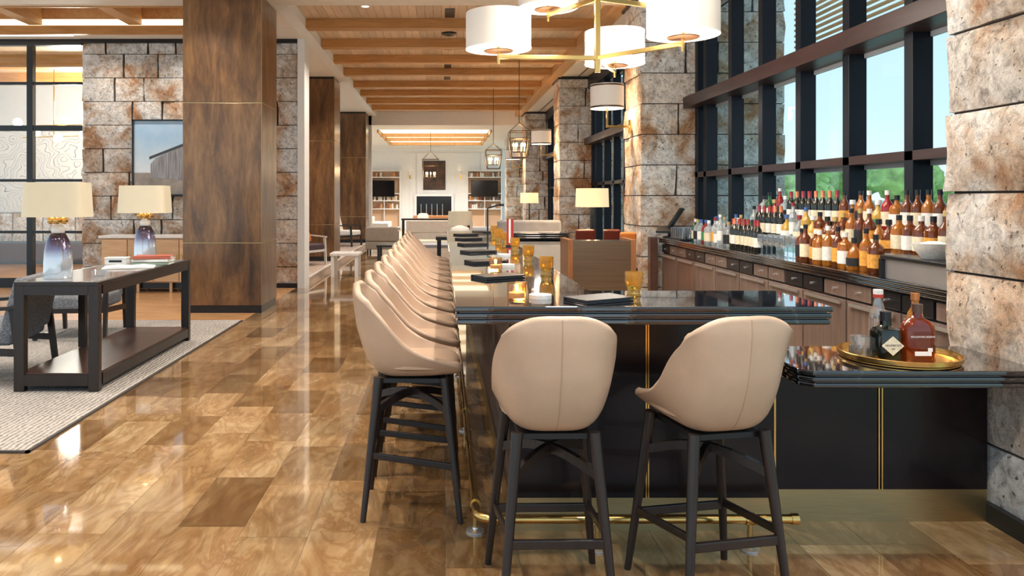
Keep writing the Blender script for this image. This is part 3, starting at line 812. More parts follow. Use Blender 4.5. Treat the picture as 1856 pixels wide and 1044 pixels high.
for k, (x, y) in enumerate(((.575, 4.22), (.585, 5.2), (.59, 6.2), (.59, 7.15), (.56, 7.55), (.595, 8.0), (.57, 8.45), (.60, 8.85))):
    goblet(x, y, 'amber glass tumbler, %s from the camera along the inner bar edge' % ORD[k])
VOTG = m_glass('ribbed_votive_glass', (1, .80, .55), .82); CUTG = m_glass('cut_crystal', (.8, .85, .9), .55)
def votive(x, y, label):
    t = thing('votive_candle', label, 'candle', (x, y, BZ), 0, 'lit votive candles on the bar')
    ob('holder', MB().lathe([(0, .0005), (.036, .0005), (.040, .01), (.041, .075), (.038, .075), (.036, .012), (0, .010)], 16), VOTG, t)
    ob('wax', MB().lathe([(0, .012), (.033, .012), (.033, .034), (0, .034)], 14), CREAMP, t)
    ob('flame', MB().lathe([(0, .036), (.007, .043), (.008, .052), (.004, .062), (0, .068)], 8), FLAME, t)
    lamp('POINT', (x, y, BZ+.055), .6, (1, .6, .25), .008)
votive(.312, 3.20, 'lit votive candle in ribbed glass nearest the bar front corner')
votive(.315, 4.52, 'lit votive candle behind the second open black folder on the bar')
def coaster(x, y, label):
    t = thing('coaster_stack', label, 'coasters', (x, y, BZ), 0, 'white coaster stacks')
    for k in range(3): ob('coaster', MB().lathe([(0, k*.006+.0005), (.048, k*.006+.0005), (.048, k*.006+.0055), (0, k*.006+.0055)], 18), WHITEP, t)
coaster(.42, 3.27, 'short stack of white round coasters beside the near candle')
coaster(.40, 4.75, 'short stack of white round coasters behind the far candle')
coaster(.45, 5.6, 'short stack of white round coasters halfway down the bar')
mc = thing('menu_stand', 'upright red and white menu card standing on the bar', 'menu', (.60, 6.75, BZ), -.25)
ob('base', MB().box(-.035, .035, -.03, .03, .0005, .012), BLACK, mc)
ob('card', MB().box(-.03, .03, -.004, .004, .012, .24), mat('red_card', (.42, .03, .025), .5), mc)
ob('white_stripe', MB().box(-.012, .006, -.0048, .0048, .03, .24), PAPER, mc)
dl = thing('task_lamp', 'black angled task lamp at the far end of the bar', 'lamp', (.56, 9.45, BZ))
ob('base', MB().lathe([(0, .0005), (.07, .0005), (.07, .015), (0, .018)], 18), BLACK, dl)
ob('upright', MB().tube([(0, 0, .015), (0, 0, .30)], .010), BLACK, dl); ob('arm', MB().tube([(0, 0, .30), (.17, 0, .35)], .010), BLACK, dl)
ob('lamp_head', MB().lathe([(0, .03), (.02, .03), (.03, 0), (0, 0)], 12, .18, 0, .325), BLACK, dl)

# bronze-faced service screen inside the bar
ss = thing('service_screen', 'bronze metal service cabinet with wooden sides standing inside the bar', 'cabinet', (1.56, 7.5, 0))
ob('metal_front', MB().box(-.28, .29, -.02, .0, .1, 1.075), mat('brushed_bronze', (.26, .18, .12), .30, .9, vary=.12, stretch=(.4, 1, 14), vscale=3), ss)
for x in (-.33, .29): ob('side_board', MB().box(x, x+.05, -.03, .45, 0, 1.085), m_wood('red_walnut_side', (.20, .075, .025), (.32, .13, .05), .35, 'z'), ss)
ob('cabinet_body', MB().box(-.28, .29, .0, .44, .02, 1.06), BLACK, ss)

# tray with bottles
ty = thing('serving_tray', 'round gold rimmed serving tray on the lower counter', 'tray', (2.065, 3.45, LZ))
ob('plate', MB().lathe([(0, .001), (.235, .001), (.24, .004), (.24, .008), (0, .008)], 40), GOLD, ty)
ob('rim', MB().lathe([(.236, .004), (.248, .014), (.250, .032), (.246, .034), (.243, .016), (.236, .008)], 40), BRASS, ty)
TZ = LZ+.0085
def lbot(name, label, loc, prof, n, sq, m, capm, cap, rz=0, extra=None, sy=1):
    t = thing(name, label, 'bottle', loc, rz, 'bottles on the gold tray')
    ob('bottle_body', MB().lathe(prof, n, sq=sq, sy=sy), m, t); ob('cap', MB().lathe(cap, 16), capm, t)
    return t
BLKG = mat('black_bottle_glass', (.006, .008, .006), .08, coat=.5)
gin = lbot('gin_bottle', 'squat black bottle with a diamond shaped cream label on the tray', (1.955, 3.36, TZ), [(0, 0), (.052, 0), (.055, .006), (.055, .130), (.05, .143), (.03, .151), (.021, .158), (.020, .180)], 24, 3.4, BLKG, BLACK, [(0, .178), (.023, .178), (.023, .218), (0, .220)])
dia = ob('diamond_label', MB().add([(0, -.0575, .035), (.048, -.0575, .077), (0, -.0575, .119), (-.048, -.0575, .077), (0, -.0545, .035), (.048, -.0545, .077), (0, -.0545, .119), (-.048, -.0545, .077)], [(0, 1, 2, 3), (7, 6, 5, 4), (0, 4, 5, 1), (1, 5, 6, 2), (2, 6, 7, 3), (3, 7, 4, 0)]), CREAMP, gin)
INK = mat('dark_ink', (.03, .02, .02), .6)
text_part('lettering', "HENDRICK'S", .0125, INK, dia, (0, -.0580, .079), (PI/2, 0, 0)); text_part('lettering', 'GIN', .009, INK, dia, (0, -.0580, .064), (PI/2, 0, 0))
WHI = mat('whisky_amber', (.26, .035, .006), .05, trans=.6, coat=.5)
bou = lbot('whiskey_bottle', 'broad square amber whiskey bottle with low white label on the tray', (2.085, 3.345, TZ), [(0, 0), (.063, 0), (.068, .007), (.068, .136), (.064, .160), (.049, .180), (.028, .193), (.018, .202), (.017, .222)], 24, 4, WHI, SHELFWOOD, [(0, .220), (.021, .220), (.022, .254), (0, .256)], sy=.6)
text_part('lettering', 'WOODFORD RESERVE', .0105, PAPER, bou, (0, -.0416, .116), (PI/2, 0, 0))
lab = ob('low_label', MB().box(-.035, .037, -.0424, -.040, .034, .053).box(.022, .042, -.0424, -.040, .053, .068), PAPER, bou)
cb = lbot('clear_bottle', 'tall clear glass bottle with red and white cap behind the black bottle', (2.02, 3.53, TZ), [(0, 0), (.038, 0), (.040, .006), (.040, .16), (.036, .185), (.024, .215), (.018, .25), (.017, .27)], 20, 0, CLEAR, WHITEP, [(0, .274), (.021, .274), (.021, .295), (0, .296)])
ob('red_band', MB().lathe([(0, .258), (.0215, .258), (.0215, .274), (0, .274)], 16), mat('red_foil', (.50, .05, .03), .4), cb)
tb = lbot('slim_bottle', 'slim amber bottle with orange cap behind the square whiskey bottle', (2.185, 3.52, TZ), [(0, 0), (.036, 0), (.038, .006), (.038, .15), (.03, .19), (.016, .215), (.015, .25)], 20, 0, mat('pale_amber_bottle', (.50, .22, .04), .06, trans=.5), mat('copper_cap', (.55, .22, .08), .35, .6), [(0, .248), (.018, .248), (.018, .28), (0, .282)])
gl = thing('crystal_tumbler', 'cut crystal tumbler at the left edge of the gold tray', 'glass', (1.875, 3.42, TZ))
ob('tumbler_wall', MB().lathe([(0, 0), (.036, 0), (.038, .004), (.041, .10), (.039, .10), (.035, .012), (0, .010)], 20), CLEAR, gl)
for k in range(10):
    a = 2*PI*k/10
    ob('cut_facet', MB().cbox(.0385*math.cos(a), .0385*math.sin(a), .03, .010, .010, .045), CUTG, gl)

# ------------------------------------------------------------------ back bar
BX0, BX1, BBY0, BBY1, CZB = 2.72, 3.18, 3.95, 9.62, 1.0
bk = thing('back_bar_counter', 'long black marble back bar counter below the windows', 'counter')
layer_edge(bk, lambda i: [(BX0+i, BBY0), (BX1, BBY0), (BX1, BBY1-i), (BX0+i, BBY1-i)], CZB, .07)
nun = 9; ul = (BBY1-.06-BBY0)/nun
for k in range(nun):
    y0 = BBY0+k*ul
    t = thing('back_bar_cabinet', 'smoked oak back bar cabinet, %s along the counter from the near column' % ORD[k], 'cabinet', (0, y0, 0), 0, 'back bar cabinets')
    ob('body', MB().box(BX0+.06, BX1-.02, .004, ul-.004, .02, CZB-.072), BLACK, t)
    d = ob('door', MB().box(BX0+.035, BX0+.06, .008, ul-.008, .12, CZB-.20), DOORM, t, bevel=.003)
    ob('handle', MB().bar((BX0+.022, .06, CZB-.225), (BX0+.022, ul-.06, CZB-.225), .012, .02), STEEL, d)
    d2 = ob('drawer_front', MB().box(BX0+.035, BX0+.06, .008, ul*.48, CZB-.185, CZB-.085), (DOORM, BLACK)[k % 2], t, bevel=.003)
    ob('knob', MB().tube([(BX0+.036, ul*.24, CZB-.135), (BX0+.018, ul*.24, CZB-.135)], .009, 8), STEEL, d2)
    d3 = ob('drawer_front', MB().box(BX0+.035, BX0+.06, ul*.52, ul-.008, CZB-.185, CZB-.085), (DOORM, BLACK)[(k+1) % 2], t, bevel=.003)
    ob('knob', MB().tube([(BX0+.036, ul*.76, CZB-.135), (BX0+.018, ul*.76, CZB-.135)], .009, 8), STEEL, d3)
    ob('toe_kick', MB().box(BX0+.08, BX0+.09, 0.004, ul-.004, 0, .1), BLACK, t)
ep = tag(ob('counter_end_post', MB().box(BX0-.10, BX0-.005, 9.60, 9.72, 0, 1.0), SHELFWOOD, bevel=.004), 'small dark wooden end post between the back bar and the stone column', 'post')
# bottle steps: two low glass risers behind the front row
RS = [(2.93, 3.05, 1.13), (3.05, 3.17, 1.26)]
for (xa, xb, z), lbl in zip(RS, ('middle', 'upper rear')):
    t = thing('bottle_riser', 'long pale glass bottle riser, %s step of the back bar' % lbl, 'shelf', (0, 0, 0))
    ob('shelf_top', MB().box(xa, xb-.004, 4.45, 7.45, z-.012, z), mat('frosted_glass_step', (.62, .68, .68), .15, trans=.3), t)
    for y in (4.5, 5.4, 6.3, 7.35): ob('support', MB().box(xa+.01, xb-.014, y, y+.012, CZB+.0005, z-.012), CLEAR, t)

BOT = {
 'wine': dict(p=[(0, 0), (.035, 0), (.0375, .006), (.0375, .18), (.031, .207), (.017, .232), (.0145, .245), (.0145, .292)], cap=[(0, .294), (.0155, .294), (.0155, .235), (.0175, .232)], lab=(.05, .135), r=.0380),
 'round': dict(p=[(0, 0), (.038, 0), (.041, .006), (.041, .17), (.036, .192), (.02, .215), (.0145, .23), (.0145, .262)], cap=[(0, .29), (.0165, .29), (.0165, .258), (.0145, .257)], lab=(.04, .14), r=.0415),
 'square': dict(p=[(0, 0), (.040, 0), (.043, .006), (.043, .16), (.036, .18), (.018, .195), (.0145, .205), (.0145, .225)], cap=[(0, .255), (.018, .255), (.018, .222), (.0145, .221)], lab=(.035, .125), r=.0436, sq=5),
 'slim': dict(p=[(0, 0), (.031, 0), (.033, .006), (.033, .205), (.027, .235), (.0135, .26), (.0135, .30)], cap=[(0, .325), (.0155, .325), (.0155, .297), (.0135, .296)], lab=(.06, .16), r=.0335),
 'squat': dict(p=[(0, 0), (.046, 0), (.050, .008), (.052, .06), (.047, .11), (.028, .145), (.0145, .16), (.0145, .19)], cap=[(0, .222), (.020, .222), (.021, .188), (.0145, .186)], lab=(.03, .085), r=.0525),
}
AM = mat('amber_bottle_glass', (.52, .17, .018), .06, trans=.45, coat=.4); AM2 = mat('deep_whisky_glass', (.17, .04, .008), .06, trans=.35, coat=.4)
GRN = mat('green_bottle_glass', (.02, .10, .03), .07, trans=.3, coat=.4); WBK = mat('dark_wine_glass', (.012, .012, .009), .07, coat=.5)
CLB = mat('clear_bottle_glass', (.78, .82, .84), .06, trans=.75, coat=.3); GLDB = mat('gold_liqueur_glass', (.70, .42, .08), .07, trans=.4, coat=.3); REDB = mat('ruby_liqueur_glass', (.36, .02, .02), .07, trans=.3, coat=.4)
REDF = mat('wine_red_foil', (.30, .03, .04), .4); ORF = mat('copper_orange_foil', (.62, .20, .09), .4); BLF = BLACK; GDF = mat('gold_foil', (.60, .42, .16), .35, .5); WHF = WHITEP; BLUEF = mat('blue_foil', (.06, .12, .35), .4)
BLKL = mat('black_label', (.02, .02, .022), .5); GRNL = mat('green_label', (.05, .26, .10), .5)
CN = {AM: 'amber', AM2: 'deep brown', GRN: 'green', WBK: 'dark', CLB: 'clear', GLDB: 'golden', REDB: 'ruby red'}
LN = {CREAMP: 'cream', WHITEP: 'white', ORANGEP: 'orange', BLKL: 'black', GRNL: 'green'}
KN = {REDF: 'red', ORF: 'copper', BLF: 'black', GDF: 'gold', WHF: 'white', BLUEF: 'blue'}
cache = {}
def part_mesh(kind, part, m):
    key = (kind, part, m.name)
    if key not in cache:
        d = BOT[kind]; sq = d.get('sq', 0); n = 16
        if part == 'body': b = MB().lathe(d['p'], n, sq=sq)
        elif part == 'cap': b = MB().lathe(d['cap'], 12)
        else:
            a, c = d['lab']; r_ = d['r']+.0003
            b = MB().lathe([(r_-.001, a), (r_, a), (r_, c), (r_-.001, c)], n, sq=sq)
        cache[key] = b.mesh(part, m)
    return cache[key]
rowcount = {}
def bottle(kind, x, y, z, gm_, lm, cm, row, rowname):
    k = rowcount.get(row, 0); rowcount[row] = k+1
    nm = {'wine': 'wine_bottle', 'squat': 'squat_bottle', 'slim': 'slim_bottle', 'square': 'square_bottle', 'round': 'liquor_bottle'}[kind]
    t = thing(nm, '%s %s bottle, %s label, %s cap, %s from stone column in %s' % (CN[gm_], {'round': 'liquor'}.get(kind, kind), LN[lm], KN[cm], ORD[k], rowname), 'bottle', (x, y, z), R.uniform(-.3, .3), rowname+' of bottles')
    ob('bottle_body', part_mesh(kind, 'body', gm_), None, t); ob('label', part_mesh(kind, 'label', lm), None, t); ob('cap', part_mesh(kind, 'cap', cm), None, t)
def amber(rnd):
    return rnd.choice(['round', 'square', 'squat', 'round', 'square']), rnd.choice([AM, AM, AM2, AM2, AM2]), rnd.choice([CREAMP, ORANGEP, WHITEP, BLKL, BLKL, CREAMP]), rnd.choice([BLF, GDF, BLF, BLF, WHF])
def mixed(rnd):
    return rnd.choice(['round', 'slim', 'squat', 'square']), rnd.choice([CLB, CLB, GLDB, REDB, GRN, AM, CLB]), rnd.choice([WHITEP, CREAMP, ORANGEP, BLKL, GRNL]), rnd.choice([WHF, GDF, REDF, BLF, BLUEF])
def winek(rnd): return 'wine', WBK, rnd.choice([CREAMP, WHITEP, CREAMP]), rnd.choice([REDF, ORF, REDF, BLF])
y = 5.02
while y < 6.1:                                                  # whiskies in front
    q = amber(R); bottle(q[0], 2.85+R.uniform(-.03, .015), y, CZB+.0005, *q[1:], 'f', 'front row'); y += R.uniform(.108, .118)
y = 6.86
while y < 7.6:
    q = winek(R); bottle(q[0], 2.86+R.uniform(-.02, .02), y, CZB+.0005, *q[1:], 'f', 'front row'); y += .096
y = 7.66
while y < 8.75:
    q = mixed(R); bottle(q[0], 2.86+R.uniform(-.04, .03), y, CZB+.0005, *q[1:], 'f', 'front row'); y += .112
y = 7.58
while y < 8.6:
    q = mixed(R); bottle(q[0], 3.04+R.uniform(-.03, .04), y, CZB+.0005, *q[1:], 'r', 'rear row'); y += .115
y = 4.52
while y < 7.4:
    q = amber(R) if y < 6.1 else (winek(R) if 6.7 < y < 7.25 else mixed(R))
    bottle(q[0], 2.99, y, 1.1305, *q[1:], 'm', 'middle step'); y += .116
y = 4.53
while y < 7.4:
    q = amber(R) if R.random() < .6 and y < 5.9 else (winek(R) if 5.9 <= y < 6.85 else mixed(R))
    bottle(q[0], 3.11, y, 1.2605, *q[1:], 'u', 'upper step'); y += .113
# glassware
wgm = MB().lathe([(0, 0), (.032, 0), (.033, .003), (.006, .008), (.005, .075), (.025, .095), (.036, .13), (.033, .18), (.031, .18), (.034, .13), (0, .09)], 14).mesh('wine_glass', CLEAR)
for k in range(5):
    for j in range(2):
        o = ob('wine_glass', wgm, None, None, (2.79+.085*j, 6.24+.105*k, CZB+.0005)); tag(o, 'clear stemmed wine glass in the cluster between whiskies and wine bottles', 'glass', 'wine glasses on the back bar')
tgm = MB().lathe([(0, 0), (.032, 0), (.034, .004), (.038, .13), (.036, .13), (.032, .012), (0, .01)], 14).mesh('tumbler', CLEAR)
tag(ob('bar_mat', MB().box(2.76, 3.12, 8.84, 9.27, CZB+.0005, CZB+.012), BLACK), 'black rubber bar mat under the upturned tumblers', 'mat')
for k in range(5):
    for j in range(4):
        o = ob('tumbler', tgm, None, None, (2.80+.086*j, 8.885+.084*k, CZB+.0125)); tag(o, 'clear tumbler standing on the black mat beside the register', 'glass', 'tumblers on the black mat')
# till
po = thing('till_terminal', 'black tilted touchscreen till at the far end of the back bar', 'till', (2.83, 9.46, CZB+.0005), -.5)
ob('base', MB().lathe([(.09, 0), (.09, .015), (.03, .03), (.028, .12), (0, .12)], 16), BLACK, po)
ob('keypad', MB().add([(-.15, -.12, .06), (.15, -.12, .06), (.15, .02, .12), (-.15, .02, .12), (-.15, -.12, .085), (.15, -.12, .085), (.15, .02, .145), (-.15, .02, .145)], [(0, 3, 2, 1), (4, 5, 6, 7), (0, 1, 5, 4), (1, 2, 6, 5), (2, 3, 7, 6), (3, 0, 4, 7)]), BLACK, po)
ob('screen', MB().add([(-.02, .02, .11), (.02, -.02, .11), (.16, .10, .36), (.12, .14, .36), (-.05, -.01, .12), (-.01, -.05, .12), (.13, .07, .37), (.09, .11, .37)], [(0, 3, 2, 1), (4, 5, 6, 7), (0, 1, 5, 4), (1, 2, 6, 5), (2, 3, 7, 6), (3, 0, 4, 7)]), SCREEN, po)
# ice bin + basin
ib = thing('ice_bin', 'stainless steel ice bin with black rim beside the near column', 'bin', (2.905, 4.55, CZB+.0005))
ob('bin_body', MB().box(-.17, .0, -.45, .16, 0, .12), STEEL, ib, bevel=.004); ob('rim', MB().box(-.19, .02, -.46, .18, .12, .145), BLACK, ib, bevel=.006); ob('bin_end', MB().box(-.19, .02, .16, .19, 0, .12), BLACK, ib)
wbn = thing('white_basin', 'white folded cloth basin resting on the steel ice bin', 'basin', (2.84, 4.40, CZB+.146))
ob('bowl', MB().lathe([(0, 0), (.06, 0), (.10, .05), (.11, .09), (.103, .09), (.09, .05), (0, .015)], 22), WHITEP, wbn)
ob('folded_cloth', MB().lathe([(0, .05), (.088, .06), (.07, .085), (.03, .10), (0, .102)], 12, sq=2.6), PAPER, wbn)

# ================================================================== HANGING LIGHTS
ch = thing('drum_chandelier', 'two-tier brass chandelier with white drum shades above the bar', 'chandelier', (1.20, 5.9, CZ))
ob('ceiling_canopy', MB().lathe([(0, -.002), (.11, -.002), (.10, -.03), (0, -.035)], 24), BRASS, ch)
ob('stem', MB().bar((0, 0, -.03), (0, 0, -1.66), .042, .042), BRASS, ch, bevel=.003)
def drum(dx, dy, za, up):
    a = ob('arm', MB().bar((0, 0, za), (dx, dy, za), .03, .034), BRASS, ch, bevel=.003)
    cx, cy = dx*1.0, dy*1.0
    ob('finial', MB().lathe([(0, -.055), (.010, -.055), (.012, -.02), (.012, .10), (0, .10)], 12, cx, cy, za), BRASS, a)
    ob('shade_plate', MB().lathe([(0, .036), (.11, .040), (.115, .046), (0, .05)], 26, cx, cy, za), mat('dark_bronze_plate', (.16, .075, .03), .35, .6), a)
    sh = ob('drum_shade', MB().lathe([(.245, .058), (.25, .058), (.25, .335), (.245, .335)], 48, cx, cy, za), SHADE, ch)
    ob('diffuser', MB().lathe([(.0, .078), (.244, .068), (.244, .076), (0, .086)], 40, cx, cy, za), DIFF, sh)
    ob('hem', MB().lathe([(.2505, .058), (.252, .058), (.252, .070), (.2505, .070)], 48, cx, cy, za), WHITEP, sh)
    lamp('POINT', (1.20+cx, 5.9+cy, CZ+za-.16), 20, SOFT, .12)
for dx, dy in ((-.77, -.05), (.49, -.55), (.27, .60)): drum(dx, dy, -1.55, 0)
for dx, dy in ((-.31, .52), (.66, .30), (-.28, -.62)): drum(dx, dy, -1.09, 1)

IRON = mat('aged_iron', (.11, .075, .045), .35, .8)
def lantern(label, x, y, ztop, zc, rw, h, ncan=6):
    t = thing('lantern_pendant', label, 'pendant', (x, y, ztop))
    ob('ceiling_plate', MB().lathe([(0, -.001), (.06, -.001), (.055, -.02), (0, -.024)], 16), IRON, t)
    d = zc-ztop
    ob('rod', MB().tube([(0, 0, -.02), (0, 0, d+h*.85)], .008, 6), IRON, t)
    for k in range(4):
        a = PI/4+k*PI/2
        ob('hanger', MB().tube([(0, 0, d+h*.85), (rw*math.cos(a), rw*math.sin(a), d+h*.5)], .007, 6), IRON, t)
        ob('cage_post', MB().tube([(rw*math.cos(a), rw*math.sin(a), d+h*.5), (rw*1.02*math.cos(a), rw*1.02*math.sin(a), d+h*.2), (rw*.8*math.cos(a), rw*.8*math.sin(a), d-h*.5)], .009, 6), IRON, t)
    for z, q in ((.5, 1), (.22, 1.02), (-.5, .8)):
        pts = [(rw*q*math.cos(PI/4+k*PI/2), rw*q*math.sin(PI/4+k*PI/2), d+h*z) for k in range(5)]
        b = MB()
        for k in range(4): b.bar(pts[k], pts[k+1], .014, .018)
        ob('cage_ring', b, IRON, t)
    ob('candle_plate', MB().lathe([(0, 0), (rw*.5, 0), (rw*.52, .012), (0, .012)], 18, 0, 0, d-h*.3), IRON, t)
    for k in range(ncan):
        a = 2*PI*k/ncan; cx, cy = rw*.4*math.cos(a), rw*.4*math.sin(a)
        c = ob('candle_sleeve', MB().lathe([(0, 0), (.013, 0), (.013, .10), (0, .10)], 8, cx, cy, d-h*.29), CREAMP, t)
        ob('bulb', MB().lathe([(0, .10), (.016, .115), (.02, .14), (.008, .175), (0, .185)], 8, cx, cy, d-h*.29), BULB, c)
    lamp('POINT', (x, y, zc), 26, WARM, .1)
lantern('iron cage lantern pendant with candle bulbs, nearest over the bar, long rod', 1.48, 14.7, CZ+.14, 2.52, .27, .50)
lantern('iron cage lantern pendant, smaller and farther, left of the nearest lantern', 1.27, 19.0, CZ+.14, 2.45, .27, .46)
lantern('large iron lantern chandelier hanging in front of the far fireplace painting', -.42, 27.0, 3.83, 2.45, .40, .80, 8)

def sconce(x, y, z, label):
    t = thing('wall_sconce', label, 'sconce', (x, y, z), 0, 'drum sconces on the stone columns')
    ob('wall_plate', MB().box(-.015, .0, -.05, .05, -.09, .09), BRASS, t)
    ob('arm', MB().bar((-.01, 0, 0), (-.32, 0, 0), .03, .03), BRASS, t, bevel=.002); ob('upright', MB().bar((-.31, 0, -.015), (-.31, 0, .27), .026, .026), BRASS, t)
    s_ = ob('drum_shade', MB().lathe([(.218, .24), (.222, .24), (.222, .56), (.218, .56)], 36, -.31, 0, 0), SHADE, t)
    for z0 in (.245, .53): ob('shade_band', MB().lathe([(.2225, z0), (.225, z0), (.225, z0+.022), (.2225, z0+.022)], 36, -.31, 0, 0), IRON, s_)
    ob('diffuser', MB().lathe([(0, .25), (.217, .25), (.217, .256), (0, .256)], 28, -.31, 0, 0), DIFF, s_)
    lamp('POINT', (x-.36, y, z+.15), 6, SOFT, .1)
for y, lab in ((10.2, 'drum shade brass wall sconce on the second stone column, largest of them'), (17.0, 'drum shade brass wall sconce on the third stone column, beside the lantern'), (23.8, 'drum shade brass wall sconce on the fourth stone column, smallest in view')):
    sconce(2.515, y, 2.45, lab)

# ================================================================== LOUNGE AT THE LEFT
def m_rug():
    m, t, b = nodes_of('braided_jute'); p = wpos(t)
    w1 = t.nodes.new('ShaderNodeTexWave'); w1.inputs['Scale'].default_value = 9; w1.inputs['Distortion'].default_value = 3.5; w1.inputs['Detail'].default_value = 3; t.links.new(p, w1.inputs['Vector'])
    v = tex(t, 'Voronoi', 55, p); n = tex(t, 'Noise', 1.4, p, 4)
    h = mixc(t, .5, w1.outputs['Fac'], v.outputs['Distance'])
    c = ramp(t, h, [(.15, (.13, .11, .095)), (.4, (.31, .28, .25)), (.7, (.47, .43, .39))])
    c = mixc(t, .55, c, ramp(t, n.outputs['Fac'], [(.35, .7), (.65, 1.1)]), 'MULTIPLY')
    t.links.new(c, b.inputs['Base Color']); b.inputs['Roughness'].default_value = .95; bumpn(t, b, h, .8, .01)
    return m
rg = thing('area_rug', 'grey braided jute area rug with dark bound edge', 'rug', (0, 0, 0))
ob('pile', MB().box(-7.5, -2.445, 4.48, 9.24, .0005, .013), m_rug(), rg)
EDG = mat('dark_rug_binding', (.06, .05, .045), .9)
ob('binding', MB().box(-2.447, -2.425, 4.46, 9.24, .0005, .014), EDG, rg); ob('binding', MB().box(-7.5, -2.425, 4.46, 4.482, .0005, .014), EDG, rg)
RGZ = .0135
ct = thing('console_table', 'long dark console table with lower walnut shelf on the rug', 'table', (-2.955, 6.885, RGZ))
W2, L2, H2 = .325, 1.065, .84
ob('table_top', MB().box(-W2, W2, -L2, L2, H2-.03, H2), ESPRESSO, ct, bevel=.003)
ob('top_inset', MB().box(-W2+.04, W2-.04, -L2+.05, L2-.05, H2-.004, H2+.0012), mat('smoked_mirror_top', (.24, .22, .22), .08, coat=.3), ct)
for sx in (-1, 1):
    ob('apron', MB().box(sx*W2-.035*(sx > 0), sx*W2+.035*(sx < 0), -L2+.08, L2-.08, H2-.10, H2-.03), ESPRESSO, ct)
    ob('shelf_rail', MB().box(sx*W2-.035*(sx > 0), sx*W2+.035*(sx < 0), -L2+.08, L2-.08, .045, .13), ESPRESSO, ct)
    for sy in (-1, 1):
        ob('leg', MB().box(sx*W2-.08*(sx > 0), sx*W2+.08*(sx < 0), sy*L2-.06*(sy > 0), sy*L2+.06*(sy < 0), .0, H2-.03), ESPRESSO, ct, bevel=.004)
for sy in (-1, 1):
    ob('apron', MB().box(-W2+.08, W2-.08, sy*L2-.035*(sy > 0), sy*L2+.035*(sy < 0), H2-.10, H2-.03), ESPRESSO, ct)
    ob('shelf_rail', MB().box(-W2+.08, W2-.08, sy*L2-.035*(sy > 0), sy*L2+.035*(sy < 0), .045, .13), ESPRESSO, ct)
ob('lower_shelf', MB().box(-W2+.02, W2-.02, -L2+.02, L2-.02, .115, .14), SHELFWOOD, ct)
ob('middle_post', MB().box(-W2, -W2+.06, -.03, .03, .14, H2-.1), ESPRESSO, ct)
TT = RGZ+H2+.0015
def m_ombre():
    m, t, b = nodes_of('mercury_ombre_glass')
    tcn = t.nodes.new('ShaderNodeTexCoord'); sx = t.nodes.new('ShaderNodeSeparateXYZ'); t.links.new(tcn.outputs['Object'], sx.inputs[0])
    d = t.nodes.new('ShaderNodeMath'); d.operation = 'DIVIDE'; d.inputs[1].default_value = .36; t.links.new(sx.outputs[2], d.inputs[0])
    t.links.new(ramp(t, d.outputs[0], [(.1, (.72, .80, .86)), (.45, (.55, .60, .68)), (.65, (.20, .16, .24)), (.92, (.030, .015, .04))]), b.inputs['Base Color'])
    b.inputs['Metallic'].default_value = .55; b.inputs['Roughness'].default_value = .12; b.inputs['Coat Weight'].default_value = .5
    return m
OMB = m_ombre()
def table_lamp(x, y, label, s=1.0):
    t = thing('table_lamp', label, 'lamp', (x, y, TT), 0, 'ombre glass table lamps on the console')
    ob('glass_base', MB().lathe([(0, 0), (.105, 0), (.108, .01), (.107, .12), (.100, .22), (.085, .30), (.06, .35), (.035, .37), (.02, .375)], 30), OMB, t)
    ob('collar', MB().lathe([(.052*math.sin(PI*k/8), .385-.05*math.cos(PI*k/8)) for k in range(9)], 18), MARBLEW, t)
    ob('stem', MB().tube([(0, 0, .42), (0, 0, .53)], .008), BRASS, t)
    for k in range(5):
        a = 2*PI*k/5
        ob('brass_bead', MB().lathe([(.031*math.sin(PI*q/6), -.031*math.cos(PI*q/6)) for q in range(7)], 12, .05*math.cos(a), .05*math.sin(a), .462), BRASS, t)
    sh = ob('lamp_shade', MB().lathe([(.236, .49), (.240, .49), (.224, .765), (.220, .765)], 48, sq=7, sy=.62), SHADEC, t)
    ob('shade_trim', MB().lathe([(.2402, .49), (.2415, .49), (.2412, .497), (.2400, .497)], 48, sq=7, sy=.62), CREAMP, sh)
    ob('spider', MB().bar((-.22, 0, .60), (.22, 0, .60), .008, .008), BRASS, sh); ob('bulb', MB().lathe([(0, .53), (.02, .54), (.035, .60), (.02, .64), (0, .65)], 12), BULB, t)
table_lamp(-3.08, 6.10, 'near table lamp with ombre glass base and cream shade on the console')
table_lamp(-3.0, 7.68, 'far table lamp with ombre glass base and cream shade, beside books')
mg = thing('open_magazine', 'open white magazine lying on the console between the lamps', 'magazine', (-2.88, 7.0, TT), .3)
for s in (-1, 1): ob('page_block', MB().add([(0, -.15, .003), (s*.22, -.15, .001), (s*.22, .15, .001), (0, .15, .003), (0, -.15, .012), (s*.11, -.15, .02), (s*.22, -.15, .008), (s*.22, .15, .008), (s*.11, .15, .02), (0, .15, .012)], [(0, 1, 6, 5, 4), (3, 9, 8, 7, 2), (4, 5, 8, 9), (5, 6, 7, 8), (1, 2, 7, 6), (0, 3, 2, 1), (0, 4, 9, 3)]), PAPER, mg)
for k, (c, lab, rz) in enumerate((((.30, .40, .30), 'grey green book at the bottom of the console stack', .1), ((.80, .80, .78), 'white book in the middle of the console stack', .05), ((.42, .10, .06), 'thin red spined book on top of the console stack', .2))):
    t = thing('book', lab, 'book', (-2.80, 7.38, TT+k*.028), rz, 'books stacked on the console')
    cm = mat('book_cover_%d' % k, c, .5)
    ob('cover', MB().box(-.17, .17, -.12, .12, .0005, .004).box(-.17, .17, -.12, .12, .0225, .027).box(-.17, .17, -.12, -.116, .0005, .027), cm, t); ob('pages', MB().box(-.165, .165, -.115, .115, .004, .0225), PAPER, t)
bx = thing('trinket_box', 'small black and white trinket box behind the magazine', 'box', (-3.16, 7.40, TT), .1)
